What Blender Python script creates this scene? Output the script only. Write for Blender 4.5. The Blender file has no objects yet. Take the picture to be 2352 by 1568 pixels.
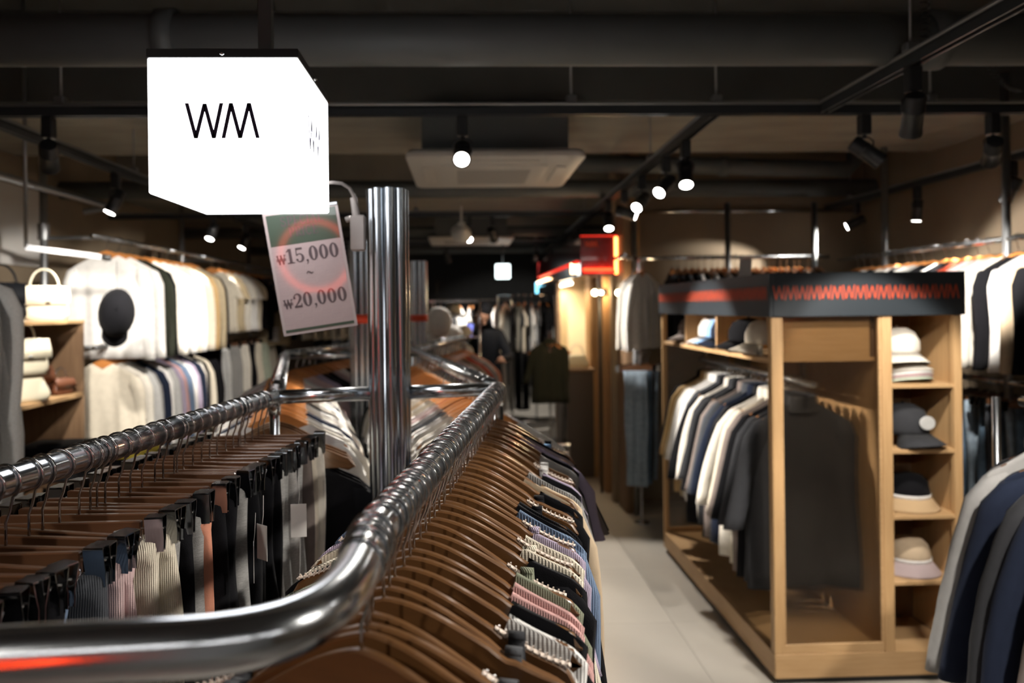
import bpy, bmesh, math, random
from mathutils import Vector, Matrix
random.seed(7)
D = bpy.data; SC = bpy.context.scene; COL = SC.collection
PI = math.pi
# ------------------------------------------------------------------ camera, world, exposure
W, H, F = 2352, 1568, 1764.0
YAW, ROLL, CZ = 0.035, 0.012, 1.65
PX, PY = 1127.0, 705.0
f0 = Vector((math.sin(YAW), math.cos(YAW), 0)); r0 = Vector((math.cos(YAW), -math.sin(YAW), 0)); z0 = Vector((0, 0, 1))
cr = r0 * math.cos(ROLL) - z0 * math.sin(ROLL); cu = r0 * math.sin(ROLL) + z0 * math.cos(ROLL)
cam = D.cameras.new('camera'); co = D.objects.new('camera', cam); COL.objects.link(co)
M3 = Matrix((cr, cu, -f0)).transposed()
co.matrix_world = Matrix.Translation((0, 0, CZ)) @ M3.to_4x4()
cam.sensor_width = 36; cam.lens = 36 * F / W
cam.shift_x = (W / 2 - PX) / W; cam.shift_y = -(H / 2 - PY) / W
cam.clip_start = 0.02; cam.clip_end = 60
cam.dof.use_dof = True; cam.dof.focus_distance = 1.22; cam.dof.aperture_fstop = 3.2
SC.camera = co
SC.view_settings.view_transform = 'Standard'; SC.view_settings.look = 'None'; SC.view_settings.gamma = 1.0
SC.view_settings.exposure = 0.18; SC.view_settings.use_curve_mapping = False
SC.cycles.use_denoising = True; SC.cycles.max_bounces = 7; SC.cycles.diffuse_bounces = 3; SC.cycles.glossy_bounces = 4
SC.cycles.transmission_bounces = 6; SC.cycles.transparent_max_bounces = 12
SC.cycles.sample_clamp_indirect = 3.0; SC.cycles.sample_clamp_direct = 30.0
SC.cycles.caustics_reflective = False; SC.cycles.caustics_refractive = False
wd = D.worlds.new('world'); SC.world = wd; wd.use_nodes = True
wd.node_tree.nodes['Background'].inputs[0].default_value = (.75, .82, .9, 1)
wd.node_tree.nodes['Background'].inputs[1].default_value = 0.05

def ray(px, py):
    u = px - PX; v = PY - py
    u0 = u * math.cos(ROLL) + v * math.sin(ROLL); v0 = -u * math.sin(ROLL) + v * math.cos(ROLL)
    return f0 * F + r0 * u0 + z0 * v0
def P(px, py, Y):                       # the point at depth Y seen at a photo pixel
    d = ray(px, py); return Vector((0, 0, CZ)) + d * (Y / d.y)
def G(px, py, z):                       # the point at height z seen at a photo pixel
    d = ray(px, py); return Vector((0, 0, CZ)) + d * ((z - CZ) / d.z)

# ------------------------------------------------------------------ materials
MAT = {}
def nmat(name):
    m = D.materials.new(name); m.use_nodes = True; MAT[name] = m
    return m, m.node_tree, m.node_tree.nodes['Principled BSDF']
def mat(name, rgb, rough=.6, metal=0, spec=.5, noise=0, nscale=8, bump=0, bscale=60, stretch=None, emit=None, estr=0, coat=0):
    m, t, b = nmat(name); L = t.links; N = t.nodes
    b.inputs['Base Color'].default_value = (*rgb, 1); b.inputs['Roughness'].default_value = rough
    b.inputs['Metallic'].default_value = metal; b.inputs['Specular IOR Level'].default_value = spec
    b.inputs['Coat Weight'].default_value = coat
    if noise or bump:
        tc = N.new('ShaderNodeTexCoord'); mp = N.new('ShaderNodeMapping'); L.new(tc.outputs['Object'], mp.inputs[0])
        if stretch: mp.inputs['Scale'].default_value = stretch
    if noise:
        n = N.new('ShaderNodeTexNoise'); n.inputs['Scale'].default_value = nscale; n.inputs['Detail'].default_value = 5
        L.new(mp.outputs[0], n.inputs['Vector'])
        r = N.new('ShaderNodeMix'); r.data_type = 'RGBA'
        r.inputs['A'].default_value = (*[c * (1 - noise) for c in rgb], 1); r.inputs['B'].default_value = (*[min(1, c * (1 + noise)) for c in rgb], 1)
        L.new(n.outputs['Fac'], r.inputs['Factor']); L.new(r.outputs['Result'], b.inputs['Base Color'])
    if bump:
        n2 = N.new('ShaderNodeTexNoise'); n2.inputs['Scale'].default_value = bscale; n2.inputs['Detail'].default_value = 3
        L.new(mp.outputs[0], n2.inputs['Vector']); bp = N.new('ShaderNodeBump'); bp.inputs['Strength'].default_value = bump
        bp.inputs['Distance'].default_value = .004
        L.new(n2.outputs['Fac'], bp.inputs['Height']); L.new(bp.outputs[0], b.inputs['Normal'])
    if emit:
        b.inputs['Emission Color'].default_value = (*emit, 1); b.inputs['Emission Strength'].default_value = estr
    return m
def fabric(name, kind):
    m, t, b = nmat(name); L = t.links; N = t.nodes
    oi = N.new('ShaderNodeObjectInfo'); tc = N.new('ShaderNodeTexCoord')
    n = N.new('ShaderNodeTexNoise'); n.inputs['Scale'].default_value = 260 if kind == 'marl' else 35; n.inputs['Detail'].default_value = 4
    mp = N.new('ShaderNodeMapping'); L.new(tc.outputs['Object'], mp.inputs[0])
    if kind == 'marl': mp.inputs['Scale'].default_value = (.5, .5, 2.0)
    L.new(mp.outputs[0], n.inputs['Vector'])
    hs = N.new('ShaderNodeHueSaturation'); L.new(oi.outputs['Color'], hs.inputs['Color'])
    mr = N.new('ShaderNodeMapRange'); lo, hi = {'marl': (.55, 1.45), 'denim': (.6, 1.4)}.get(kind, (.85, 1.15))
    mr.inputs['To Min'].default_value = lo; mr.inputs['To Max'].default_value = hi
    L.new(n.outputs['Fac'], mr.inputs['Value']); L.new(mr.outputs[0], hs.inputs['Value']); L.new(hs.outputs[0], b.inputs['Base Color'])
    b.inputs['Roughness'].default_value = .9; b.inputs['Specular IOR Level'].default_value = .08
    b.inputs['Sheen Weight'].default_value = .03 if kind != 'satin' else 0; b.inputs['Sheen Roughness'].default_value = .5
    if kind == 'satin': b.inputs['Roughness'].default_value = .5
    bp = N.new('ShaderNodeBump')
    if kind in ('rib', 'widerib'):
        w = N.new('ShaderNodeTexWave'); w.bands_direction = 'X'; w.inputs['Scale'].default_value = 95 if kind == 'rib' else 62
        w.inputs['Distortion'].default_value = .6; w.inputs['Detail'].default_value = 1
        L.new(tc.outputs['UV'], w.inputs['Vector']); w2 = N.new('ShaderNodeTexWave'); w2.bands_direction = 'Y'
        w2.inputs['Scale'].default_value = 110; L.new(tc.outputs['UV'], w2.inputs['Vector'])
        ad = N.new('ShaderNodeMath'); ad.operation = 'MULTIPLY_ADD'; ad.inputs[1].default_value = .18
        L.new(w2.outputs['Fac'], ad.inputs[0]); L.new(w.outputs['Fac'], ad.inputs[2]); L.new(ad.outputs[0], bp.inputs['Height'])
        bp.inputs['Strength'].default_value = .7; bp.inputs['Distance'].default_value = .0016
    else:
        n3 = N.new('ShaderNodeTexNoise'); n3.inputs['Scale'].default_value = 420 if kind != 'satin' else 60; L.new(tc.outputs['Object'], n3.inputs['Vector'])
        L.new(n3.outputs['Fac'], bp.inputs['Height']); bp.inputs['Strength'].default_value = .3; bp.inputs['Distance'].default_value = .0015
    L.new(bp.outputs[0], b.inputs['Normal'])
    return m
for k in ('plain', 'rib', 'widerib', 'marl', 'denim', 'satin'): fabric('fabric_' + k, k)
mat('chrome', (.62, .64, .66), .13, 1); mat('chrome_rail', (.74, .78, .82), .17, 1, bump=.03, bscale=30)
mat('steel_pillar', (.42, .46, .5), .22, 1, bump=.02, bscale=20); mat('clip_metal', (.27, .28, .29), .14, 1)
mat('wire', (.6, .6, .6), .12, 1); mat('galvanised', (.3, .31, .32), .4, .9)
def wood(name, rgb, rgb2, rough, sc, coat=0):
    m, t, b = nmat(name); L = t.links; N = t.nodes
    tc = N.new('ShaderNodeTexCoord'); mp = N.new('ShaderNodeMapping'); mp.inputs['Scale'].default_value = sc
    L.new(tc.outputs['Object'], mp.inputs[0]); n = N.new('ShaderNodeTexNoise'); n.inputs['Scale'].default_value = 6; n.inputs['Detail'].default_value = 6; n.inputs['Distortion'].default_value = .4
    L.new(mp.outputs[0], n.inputs['Vector']); r = N.new('ShaderNodeMix'); r.data_type = 'RGBA'
    r.inputs['A'].default_value = (*rgb, 1); r.inputs['B'].default_value = (*rgb2, 1)
    mr = N.new('ShaderNodeMapRange'); mr.inputs['From Min'].default_value = .3; mr.inputs['From Max'].default_value = .7
    L.new(n.outputs['Fac'], mr.inputs['Value']); L.new(mr.outputs[0], r.inputs['Factor']); L.new(r.outputs['Result'], b.inputs['Base Color'])
    b.inputs['Roughness'].default_value = rough; b.inputs['Coat Weight'].default_value = coat; b.inputs['Coat Roughness'].default_value = .15
    return m
wood('hanger_wood', (.105, .047, .016), (.15, .068, .023), .30, (1, 1, 6), .5)
wood('hanger_wood_orange', (.50, .19, .05), (.56, .23, .07), .32, (1, 1, 6), .6)
wood('bar_wood', (.08, .033, .014), (.11, .047, .02), .36, (1, 4, 8), .3)
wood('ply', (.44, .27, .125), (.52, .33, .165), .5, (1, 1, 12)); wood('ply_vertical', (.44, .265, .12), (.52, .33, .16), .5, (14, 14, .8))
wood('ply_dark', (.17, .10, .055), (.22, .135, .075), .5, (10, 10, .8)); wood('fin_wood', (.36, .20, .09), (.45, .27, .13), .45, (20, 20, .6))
mat('black_metal', (.012, .013, .014), .42, 0); mat('track_black', (.05, .055, .06), .35, .5)
mat('black_paint', (.075, .078, .075), .8, noise=.3, nscale=3); mat('duct', (.12, .13, .13), .6, .3, noise=.2, nscale=4)
mat('ceiling_concrete', (.34, .32, .27), .85, noise=.35, nscale=2.2, bump=.3, bscale=25, stretch=(1, 2.5, 1))
mat('floor_tile', (.50, .465, .41), .34, noise=.16, nscale=2.2, bump=.03, bscale=40, spec=.5); mat('floor_joint', (.36, .33, .29), .7)
mat('wall_brown', (.26, .20, .135), .8, noise=.22, nscale=3, bump=.2, bscale=20); mat('wall_dark', (.05, .052, .055), .8, noise=.2)
mat('lightbox', (1, 1, 1), .5, emit=(1, .99, 1), estr=4.0); mat('logo_ink', (.03, .025, .08), .6)
mat('spot_lens', (1, 1, 1), .4, emit=(1, .95, .88), estr=22); mat('bulb', (1, 1, 1), .4, emit=(1, .82, .5), estr=16)
mat('lens_off', (.3, .3, .3), .3)
mat('neon_red', (1, .1, .05), .4, emit=(1, .055, .012), estr=9)
mat('neon_dim', (.6, .02, .02), .4, emit=(1, .04, .02), estr=1.1); mat('neon_orange', (1, .3, .1), .4, emit=(1, .24, .06), estr=9)
mat('neon_warm', (1, .6, .3), .4, emit=(1, .62, .32), estr=9); mat('neon_blue', (.3, .7, 1), .4, emit=(.25, .75, 1), estr=2.5)
mat('strip_light', (1, 1, 1), .4, emit=(1, .85, .62), estr=8)
mat('wall_pale', (.55, .56, .57), .7, noise=.1)
mat('fill_light', (1, 1, 1), .4, emit=(1, .96, .92), estr=12)  # glow of the fill lamps added behind the photographer
mat('exit_face', (1, 1, 1), .4, emit=(.85, 1, 1), estr=3.2)
mat('ac_white', (.80, .76, .70), .5); mat('ac_grille', (.55, .52, .48), .6, bump=.4, bscale=120)
mat('sign_red', (.10, .006, .006), .2, coat=1, spec=.8); mat('header_charcoal', (.024, .03, .036), .38); mat('header_orange', (.50, .065, .022), .5)
mat('sign_green', (.045, .075, .05), .4, coat=.8); mat('sign_cream', (.46, .36, .355), .45, coat=.9); mat('sign_line', (.27, .21, .215), .5, coat=.9)
mat('sign_ink', (.09, .065, .07), .5, coat=.9); mat('sleeve_edge', (.46, .39, .38), .3)
mat('putty_plastic', (.38, .35, .33), .45); mat('white_plastic', (.7, .7, .68), .4); mat('clear_grip', (.72, .62, .54), .25)
mat('bag_black', (.004, .0045, .006), .7, spec=.1); mat('bag_navy', (.02, .035, .06), .5); mat('bag_cream', (.74, .68, .52), .5); mat('bag_brown', (.16, .06, .03), .4)
mat('cotton', (.8, .78, .74), .9, bump=.3, bscale=300); mat('tape_red', (.75, .06, .015), .4); mat('paper', (.75, .73, .70), .6)
mat('skin', (.32, .17, .11), .6); mat('hair', (.004, .004, .005), .8, spec=.1); mat('counter_dark', (.07, .055, .045), .5)
mat('straw', (.52, .36, .20), .9, bump=1, bscale=140, stretch=(1, 1, 4)); mat('straw_lilac', (.45, .36, .36), .9, bump=1, bscale=140, stretch=(1, 1, 4))
mat('cable', (.01, .01, .01), .5); mat('niche_cream', (.85, .68, .42), .7)
for n_ in ('sign_green', 'sign_cream', 'sign_line', 'sign_ink'): MAT[n_].node_tree.nodes['Principled BSDF'].inputs['Coat Roughness'].default_value = .05
m, t, b = nmat('fluted_glass'); N = t.nodes; L = t.links
tr = N.new('ShaderNodeBsdfTransparent'); tr.inputs[0].default_value = (.90, .86, .80, 1)
rf = N.new('ShaderNodeBsdfRefraction'); rf.inputs['Roughness'].default_value = .12; rf.inputs['IOR'].default_value = 1.12; rf.inputs['Color'].default_value = (.95, .92, .88, 1)
gl = N.new('ShaderNodeBsdfGlossy'); gl.inputs['Roughness'].default_value = .15
m1 = N.new('ShaderNodeMixShader'); m1.inputs[0].default_value = .35; L.new(tr.outputs[0], m1.inputs[1]); L.new(rf.outputs[0], m1.inputs[2])
m2 = N.new('ShaderNodeMixShader'); m2.inputs[0].default_value = .05; L.new(m1.outputs[0], m2.inputs[1]); L.new(gl.outputs[0], m2.inputs[2])
L.new(m2.outputs[0], N['Material Output'].inputs['Surface'])

# ------------------------------------------------------------------ mesh helpers
class MB:
    def __init__(s): s.v = []; s.f = []; s.uv = {}
    def add(s, vs, fs):
        o = len(s.v); s.v += [tuple(v) for v in vs]; s.f += [tuple(i + o for i in f) for f in fs]
        return o
    def box(s, a, b, ch=0.0):
        (x0, y0, z0_), (x1, y1, z1) = a, b
        x0, x1 = min(x0, x1), max(x0, x1); y0, y1 = min(y0, y1), max(y0, y1); z0_, z1 = min(z0_, z1), max(z0_, z1)
        c = min(ch, (x1 - x0) * .4, (y1 - y0) * .4, (z1 - z0_) * .4)
        if c <= 0:
            s.add([(x0, y0, z0_), (x1, y0, z0_), (x1, y1, z0_), (x0, y1, z0_), (x0, y0, z1), (x1, y0, z1), (x1, y1, z1), (x0, y1, z1)],
                  [(0, 3, 2, 1), (4, 5, 6, 7), (0, 1, 5, 4), (1, 2, 6, 5), (2, 3, 7, 6), (3, 0, 4, 7)]); return s
        def oct_(xa, xb, ya, yb, z, k):
            return [(xa + k, ya, z), (xb - k, ya, z), (xb, ya + k, z), (xb, yb - k, z), (xb - k, yb, z), (xa + k, yb, z), (xa, yb - k, z), (xa, ya + k, z)]
        L_ = [oct_(x0 + c, x1 - c, y0 + c, y1 - c, z0_, c * .5), oct_(x0, x1, y0, y1, z0_ + c, c), oct_(x0, x1, y0, y1, z1 - c, c), oct_(x0 + c, x1 - c, y0 + c, y1 - c, z1, c * .5)]
        s.loft(L_, cap=True); return s
    def loft(s, rings, cap=True, closed=True):
        n = len(rings[0]); o = len(s.v)
        for r in rings: s.v += [tuple(p) for p in r]
        for i in range(len(rings) - 1):
            for j in range(n if closed else n - 1):
                k = (j + 1) % n
                s.f.append((o + i * n + j, o + i * n + k, o + (i + 1) * n + k, o + (i + 1) * n + j))
        if cap:
            s.f.append(tuple(o + j for j in range(n - 1, -1, -1))); s.f.append(tuple(o + (len(rings) - 1) * n + j for j in range(n)))
        return o
    def tube(s, pts, r, n=8, cap=True):
        pts = [Vector(p) for p in pts]; rs = r if isinstance(r, (list, tuple)) else [r] * len(pts)
        rings = []; t0 = None; nv = None
        for i, p in enumerate(pts):
            a = pts[max(0, i - 1)]; b_ = pts[min(len(pts) - 1, i + 1)]; t_ = (b_ - a).normalized()
            if nv is None:
                nv = t_.orthogonal().normalized()
            else:
                nv = (nv - t_ * nv.dot(t_)).normalized()
            bn = t_.cross(nv)
            rings.append([p + (nv * math.cos(2 * PI * k / n) + bn * math.sin(2 * PI * k / n)) * rs[i] for k in range(n)])
        s.loft(rings, cap); return s
    def lathe(s, prof, c=(0, 0, 0), n=20, sx=1, sy=1):
        rings = [[(c[0] + r * math.cos(2 * PI * k / n) * sx, c[1] + r * math.sin(2 * PI * k / n) * sy, c[2] + z) for k in range(n)] for r, z in prof]
        s.loft(rings, True); return s
    def poly(s, pts2, y0, y1, ax='y'):            # extruded outline (x,z) between y0 and y1
        a = [(x, y0, z) for x, z in pts2]; b_ = [(x, y1, z) for x, z in pts2]
        n = len(a); o = len(s.v); s.v += a + b_
        for j in range(n):
            k = (j + 1) % n; s.f.append((o + j, o + k, o + n + k, o + n + j))
        s.f.append(tuple(o + j for j in range(n - 1, -1, -1))); s.f.append(tuple(o + n + j for j in range(n))); return s
    def xf(s, M):
        s.v = [tuple(M @ Vector(v)) for v in s.v]; return s
    def mesh(s, name, m, smooth=False, uv=None):
        me = D.meshes.new(name); me.from_pydata(s.v, [], s.f); me.validate(); me.update()
        for mm in (m if isinstance(m, list) else [m]): me.materials.append(MAT[mm])
        bm = bmesh.new(); bm.from_mesh(me); bmesh.ops.recalc_face_normals(bm, faces=bm.faces[:]); bm.to_mesh(me); bm.free()
        if smooth:
            for p_ in me.polygons: p_.use_smooth = True
            if smooth == 'auto':
                try: me.set_sharp_from_angle(angle=math.radians(40))
                except Exception: pass
        return me
def ob(name, me, parent=None, loc=(0, 0, 0), rot=(0, 0, 0), color=None):
    o = D.objects.new(name, me); COL.objects.link(o); o.location = loc; o.rotation_euler = rot
    if parent: o.parent = parent
    if color: o.color = (*color, 1)
    return o
def tag(o, label, cat, group=None):
    o['label'] = label; o['category'] = cat
    if group: o['group'] = group
    return o
def thing(name, label, cat, loc=(0, 0, 0), rz=0, group=None, rot=None):
    o = ob(name, None, None, loc, rot or (0, 0, rz)); o.empty_display_size = .05
    return tag(o, label, cat, group)
def part(name, mb, m, parent, smooth=False, loc=(0, 0, 0), rot=(0, 0, 0), color=None):
    return ob(name, mb.mesh(name, m, smooth), parent, loc, rot, color)
def struct(name, mb, m, smooth=False, parent=None):
    o = ob(name, mb.mesh(name, m, smooth), parent)
    if parent is None: o['kind'] = 'structure'
    return o
def sm(t): t = max(0, min(1, t)); return t * t * (3 - 2 * t)
ONES = 'first second third fourth fifth sixth seventh eighth ninth tenth eleventh twelfth thirteenth fourteenth fifteenth sixteenth seventeenth eighteenth nineteenth'.split()
TENS = {20: 'twent', 30: 'thirt', 40: 'fort', 50: 'fift', 60: 'sixt', 70: 'sevent'}
def nth(i):
    if i <= 19: return ONES[i - 1]
    d, r = i // 10 * 10, i % 10
    return TENS[d] + ('ieth' if r == 0 else 'y-' + ONES[r - 1])
# ------------------------------------------------------------------ hangers (origin = rail centre, x across, z up)
RAIL_R = .0205
ZT = -.077                               # top of the hanger's centre
def zsh(x, hw=.205):
    t = min(1, abs(x) / hw); return ZT - .088 * (3 * t * t - 2 * t ** 3) * .8 - .022 * t
def hook_pts(drop=ZT, fine=12):
    R = RAIL_R + .0022; pts = [(0, 0, drop - .012), (0, 0, drop + .022)]
    a0 = math.radians(-62)
    pts.append((R * math.cos(a0) * .55, 0, (drop + .022 + R * math.sin(a0)) / 2 - .003))
    for k in range(fine + 1):
        a = a0 + math.radians(258) * k / fine
        pts.append((R * math.cos(a), 0, R * math.sin(a)))
    return pts
def body_outline(hw, n, h=.042):
    top = []; bot = []
    for k in range(n + 1):
        x = -hw + 2 * hw * k / n; t = abs(x) / hw
        e = math.sqrt(max(0, 1 - max(0, (t - .86) / .14) ** 2)) if t > .86 else 1
        hh = h * (1 - .22 * t) ; zt = zsh(x, hw); mid = zt - hh * .62
        notch = -.004 * math.exp(-((abs(x) - hw * .62) / .008) ** 2)
        top.append((x, mid + (zt - mid) * e + notch)); bot.append((x, mid + (zt - hh - mid) * e - (.012 * math.exp(-(x / .05) ** 2))))
    return top, bot
def hanger_body(hw=.205, n=40, th=.0115, ch=.0022):
    mb = MB(); top, bot = body_outline(hw, n); m = top + bot[::-1]
    cx = [(x, z) for x, z in m]
    def inset(pts, c):
        out = []; N_ = len(pts)
        for i, (x, z) in enumerate(pts):
            xa, za = pts[i - 1]; xb, zb = pts[(i + 1) % N_]; tx, tz = xb - xa, zb - za; l = math.hypot(tx, tz) or 1
            out.append((x + tz / l * c, z - tx / l * c))
        return out
    ins = inset(cx, ch); hy = th / 2
    mb.loft([[(x, -hy, z) for x, z in ins], [(x, -hy + ch, z) for x, z in cx], [(x, hy - ch, z) for x, z in cx], [(x, hy, z) for x, z in ins]], cap=True)
    return mb
HM = {}
def hook_mesh(name, seg, n, r=.0019):
    mb = MB(); mb.tube(hook_pts(fine=seg), r, n); return mb.mesh(name, 'wire', True)
for wd_ in ('hanger_wood', 'hanger_wood_orange'):
    HM['hi', wd_] = hanger_body(n=44).mesh('hanger_body', wd_, 'auto'); HM['lo', wd_] = hanger_body(n=22, th=.012).mesh('hanger_body_simple', wd_, 'auto')
HM['hook'] = hook_mesh('hook', 18, 8); HM['hook_lo'] = hook_mesh('hook_simple', 8, 5, .0024)
# grip strip: a clear ribbed comb along the shoulder
def grip(side):
    mb = MB()
    for k in range(11):
        x = side * (.118 + k * .0076); z = zsh(x)
        mb.box((x - .0011, -.0045, z - .001), (x + .0011, .0045, z + .0035)); mb.box((x - .0006, -.0008, z + .003), (x + .0016, .0008, z + .0062))
    xa, xb = side * .114, side * .198
    pts = [(side * (.114 + i * .012), 0, zsh(.114 + i * .012) + .0004) for i in range(8)]
    rings = [[(x, -.0045, z), (x, .0045, z), (x, .0045, z + .0014), (x, -.0045, z + .0014)] for x, y, z in pts]
    mb.loft(rings); return mb.mesh('grip_strip', 'clear_grip')
GR = {1: grip(1), -1: grip(-1)}
# clip hanger
ZB = -.085
def clip_body():
    mb = MB(); mb.box((-.118, -.0055, ZB - .032), (.118, .0055, ZB), .0016); return mb.mesh('bar', 'bar_wood', 'auto')
def clip_mesh():
    mb = MB()
    for s in (-1, 1):
        rings = []
        for z, y, w in ((ZB + .006, .0085, .0125), (ZB + .004, .0105, .013), (ZB - .012, .0075, .013), (ZB - .026, .004, .013), (ZB - .046, .0038, .0125)):
            rings.append([(-w, s * y, z), (w, s * y, z), (w, s * (y + .0014), z), (-w, s * (y + .0014), z)])
        mb.loft(rings)
    mb.box((-.0125, -.0115, ZB + .005), (.0125, .0115, ZB + .0068))
    return mb
def spring_mesh():
    mb = MB()
    mb.tube([(0, .0055 * math.cos(a / 6 * PI), ZB - .018 + .0055 * math.sin(a / 6 * PI)) for a in range(13)], .0011, 6)
    mb.tube([(-.007, .0125, ZB - .018), (-.007, .019, ZB - .010), (0, .021, ZB - .006), (.007, .019, ZB - .010), (.007, .0125, ZB - .018)], .001, 6)
    return mb
def rod_mesh(s):
    mb = MB(); mb.tube([(s * .112, 0, ZB - .012), (s * .15, 0, ZB - .012)], .0016, 6); return mb
CB = clip_body(); CM = clip_mesh().mesh('clip', 'clip_metal', 'auto'); CS = spring_mesh().mesh('spring', 'wire', True)
CR = {s: rod_mesh(s).mesh('rod', 'wire', True) for s in (1, -1)}

# ------------------------------------------------------------------ garments
def cloth(hw, hem, L, T, neck=.09, nd=(.09, .02), seed=0, nu=28, nv=18, shoulder=None, drop=0.0, folds=.006, legs=False, waist=None, asym=0):
    """one closed shell of cloth: a front sheet and a back sheet that meet at the sides"""
    rn = random.Random(seed); ph = [rn.uniform(0, 6.28) for _ in range(8)]
    mb = MB(); shoulder = shoulder or zsh
    def ztop(x, back):
        z = shoulder(x) + .0035 + drop
        if neck > 0 and abs(x) < neck:
            d = nd[1] if back else nd[0]; t = abs(x) / neck
            z -= d * math.sqrt(max(0, 1 - t ** 2.6))
        e_ = (abs(x) - .18) / .035
        if neck > 0 and e_ > 0: z -= .022 * min(1.5, e_) ** 2
        return z
    cols = []
    for k in range(nu + 1): cols.append((-1 + 2 * k / nu, 0))
    for k in range(1, nu): cols.append((1 - 2 * k / nu, 1))
    rings = []; n = len(cols); uvs = []
    for j in range(nv + 1):
        v = (j / nv) ** 1.25; ring = []
        for u, back in cols:
            uu = math.copysign(abs(u) ** .9, u)
            wv = hw + (hem - hw) * sm(v * 1.4) + .006 * math.sin(v * 9 + ph[0])
            x = uu * wv
            zt = ztop(uu * hw, back); zh = ZT - L
            z = zt + (zh - zt) * v
            x += asym * v * .02
            Tv = .0165 + (T - .0165) * sm(v * 3.2)
            if waist: Tv = T * waist(v)
            e = math.sqrt(max(0, 1 - abs(u) ** 7)); s = -1 if back else 1
            y = -s * Tv * .5 * e
            if legs and v > .38: y *= 1 - .93 * math.exp(-(u / .10) ** 2) * sm((v - .38) * 9)
            am = folds * sm(v * 2.2)
            y += am * (math.sin(u * 9 + ph[1] + v * 2) + .6 * math.sin(u * 17 + ph[2] - v * 3) + .5 * math.sin(u * 4 + ph[3]) * v) * (.6 + .4 * s)
            y += .012 * v * math.sin(u * 2.6 + ph[4]) * (T / .03)
            ring.append((x, y, z))
        rings.append(ring)
    mb.loft(rings, cap=True)
    return mb
def with_uv(me, sx=1.0):
    uv = me.uv_layers.new(name='uv')
    for l in me.loops:
        c = me.vertices[l.vertex_index].co; uv.data[l.index].uv = (c.x + c.y * .6, c.z)
    return me
def sleeve(x0, ln, out, r0_=.045, r1=.028, flat=.45, seed=0, side=1, n=12, m=9, bend=.02, ztop=None):
    rn = random.Random(seed + 50); p0 = rn.uniform(0, 6); rings = []
    zt = (ztop if ztop is not None else zsh(x0)) - .004
    for j in range(m + 1):
        t = j / m; cx = (x0 - .028) + out * t ** .8 + .012 * math.sin(t * 3 + p0); cz = zt - .035 - ln * t; cy = bend * math.sin(t * 2.6) - bend * .3
        rx = (r0_ + (r1 - r0_) * t) * (1 if j else .55); ry = rx * flat
        tilt = 0 if j else .03
        rings.append([(side * (cx + rx * math.cos(2 * PI * k / n)), cy + ry * math.sin(2 * PI * k / n) * (1 + .18 * math.sin(3 * k + j * 1.7 + p0)), cz + (.035 - .02 * max(0, math.cos(2 * PI * k / n)) if j == 0 else (.012 * (1 - max(0, math.cos(2 * PI * k / n))) if j == 1 else 0)) ) for k in range(n)])
    mb = MB(); mb.loft(rings, cap=True); return mb
GM = {}
def gmesh(key, mb, fab, smooth=True):
    me = with_uv(mb.mesh('cloth_' + key, fab, smooth)); GM[key] = me; return me
def trunk_z(x): return zsh(x * .9)
FABS = ('plain', 'rib', 'widerib', 'marl', 'denim', 'satin')
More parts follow.
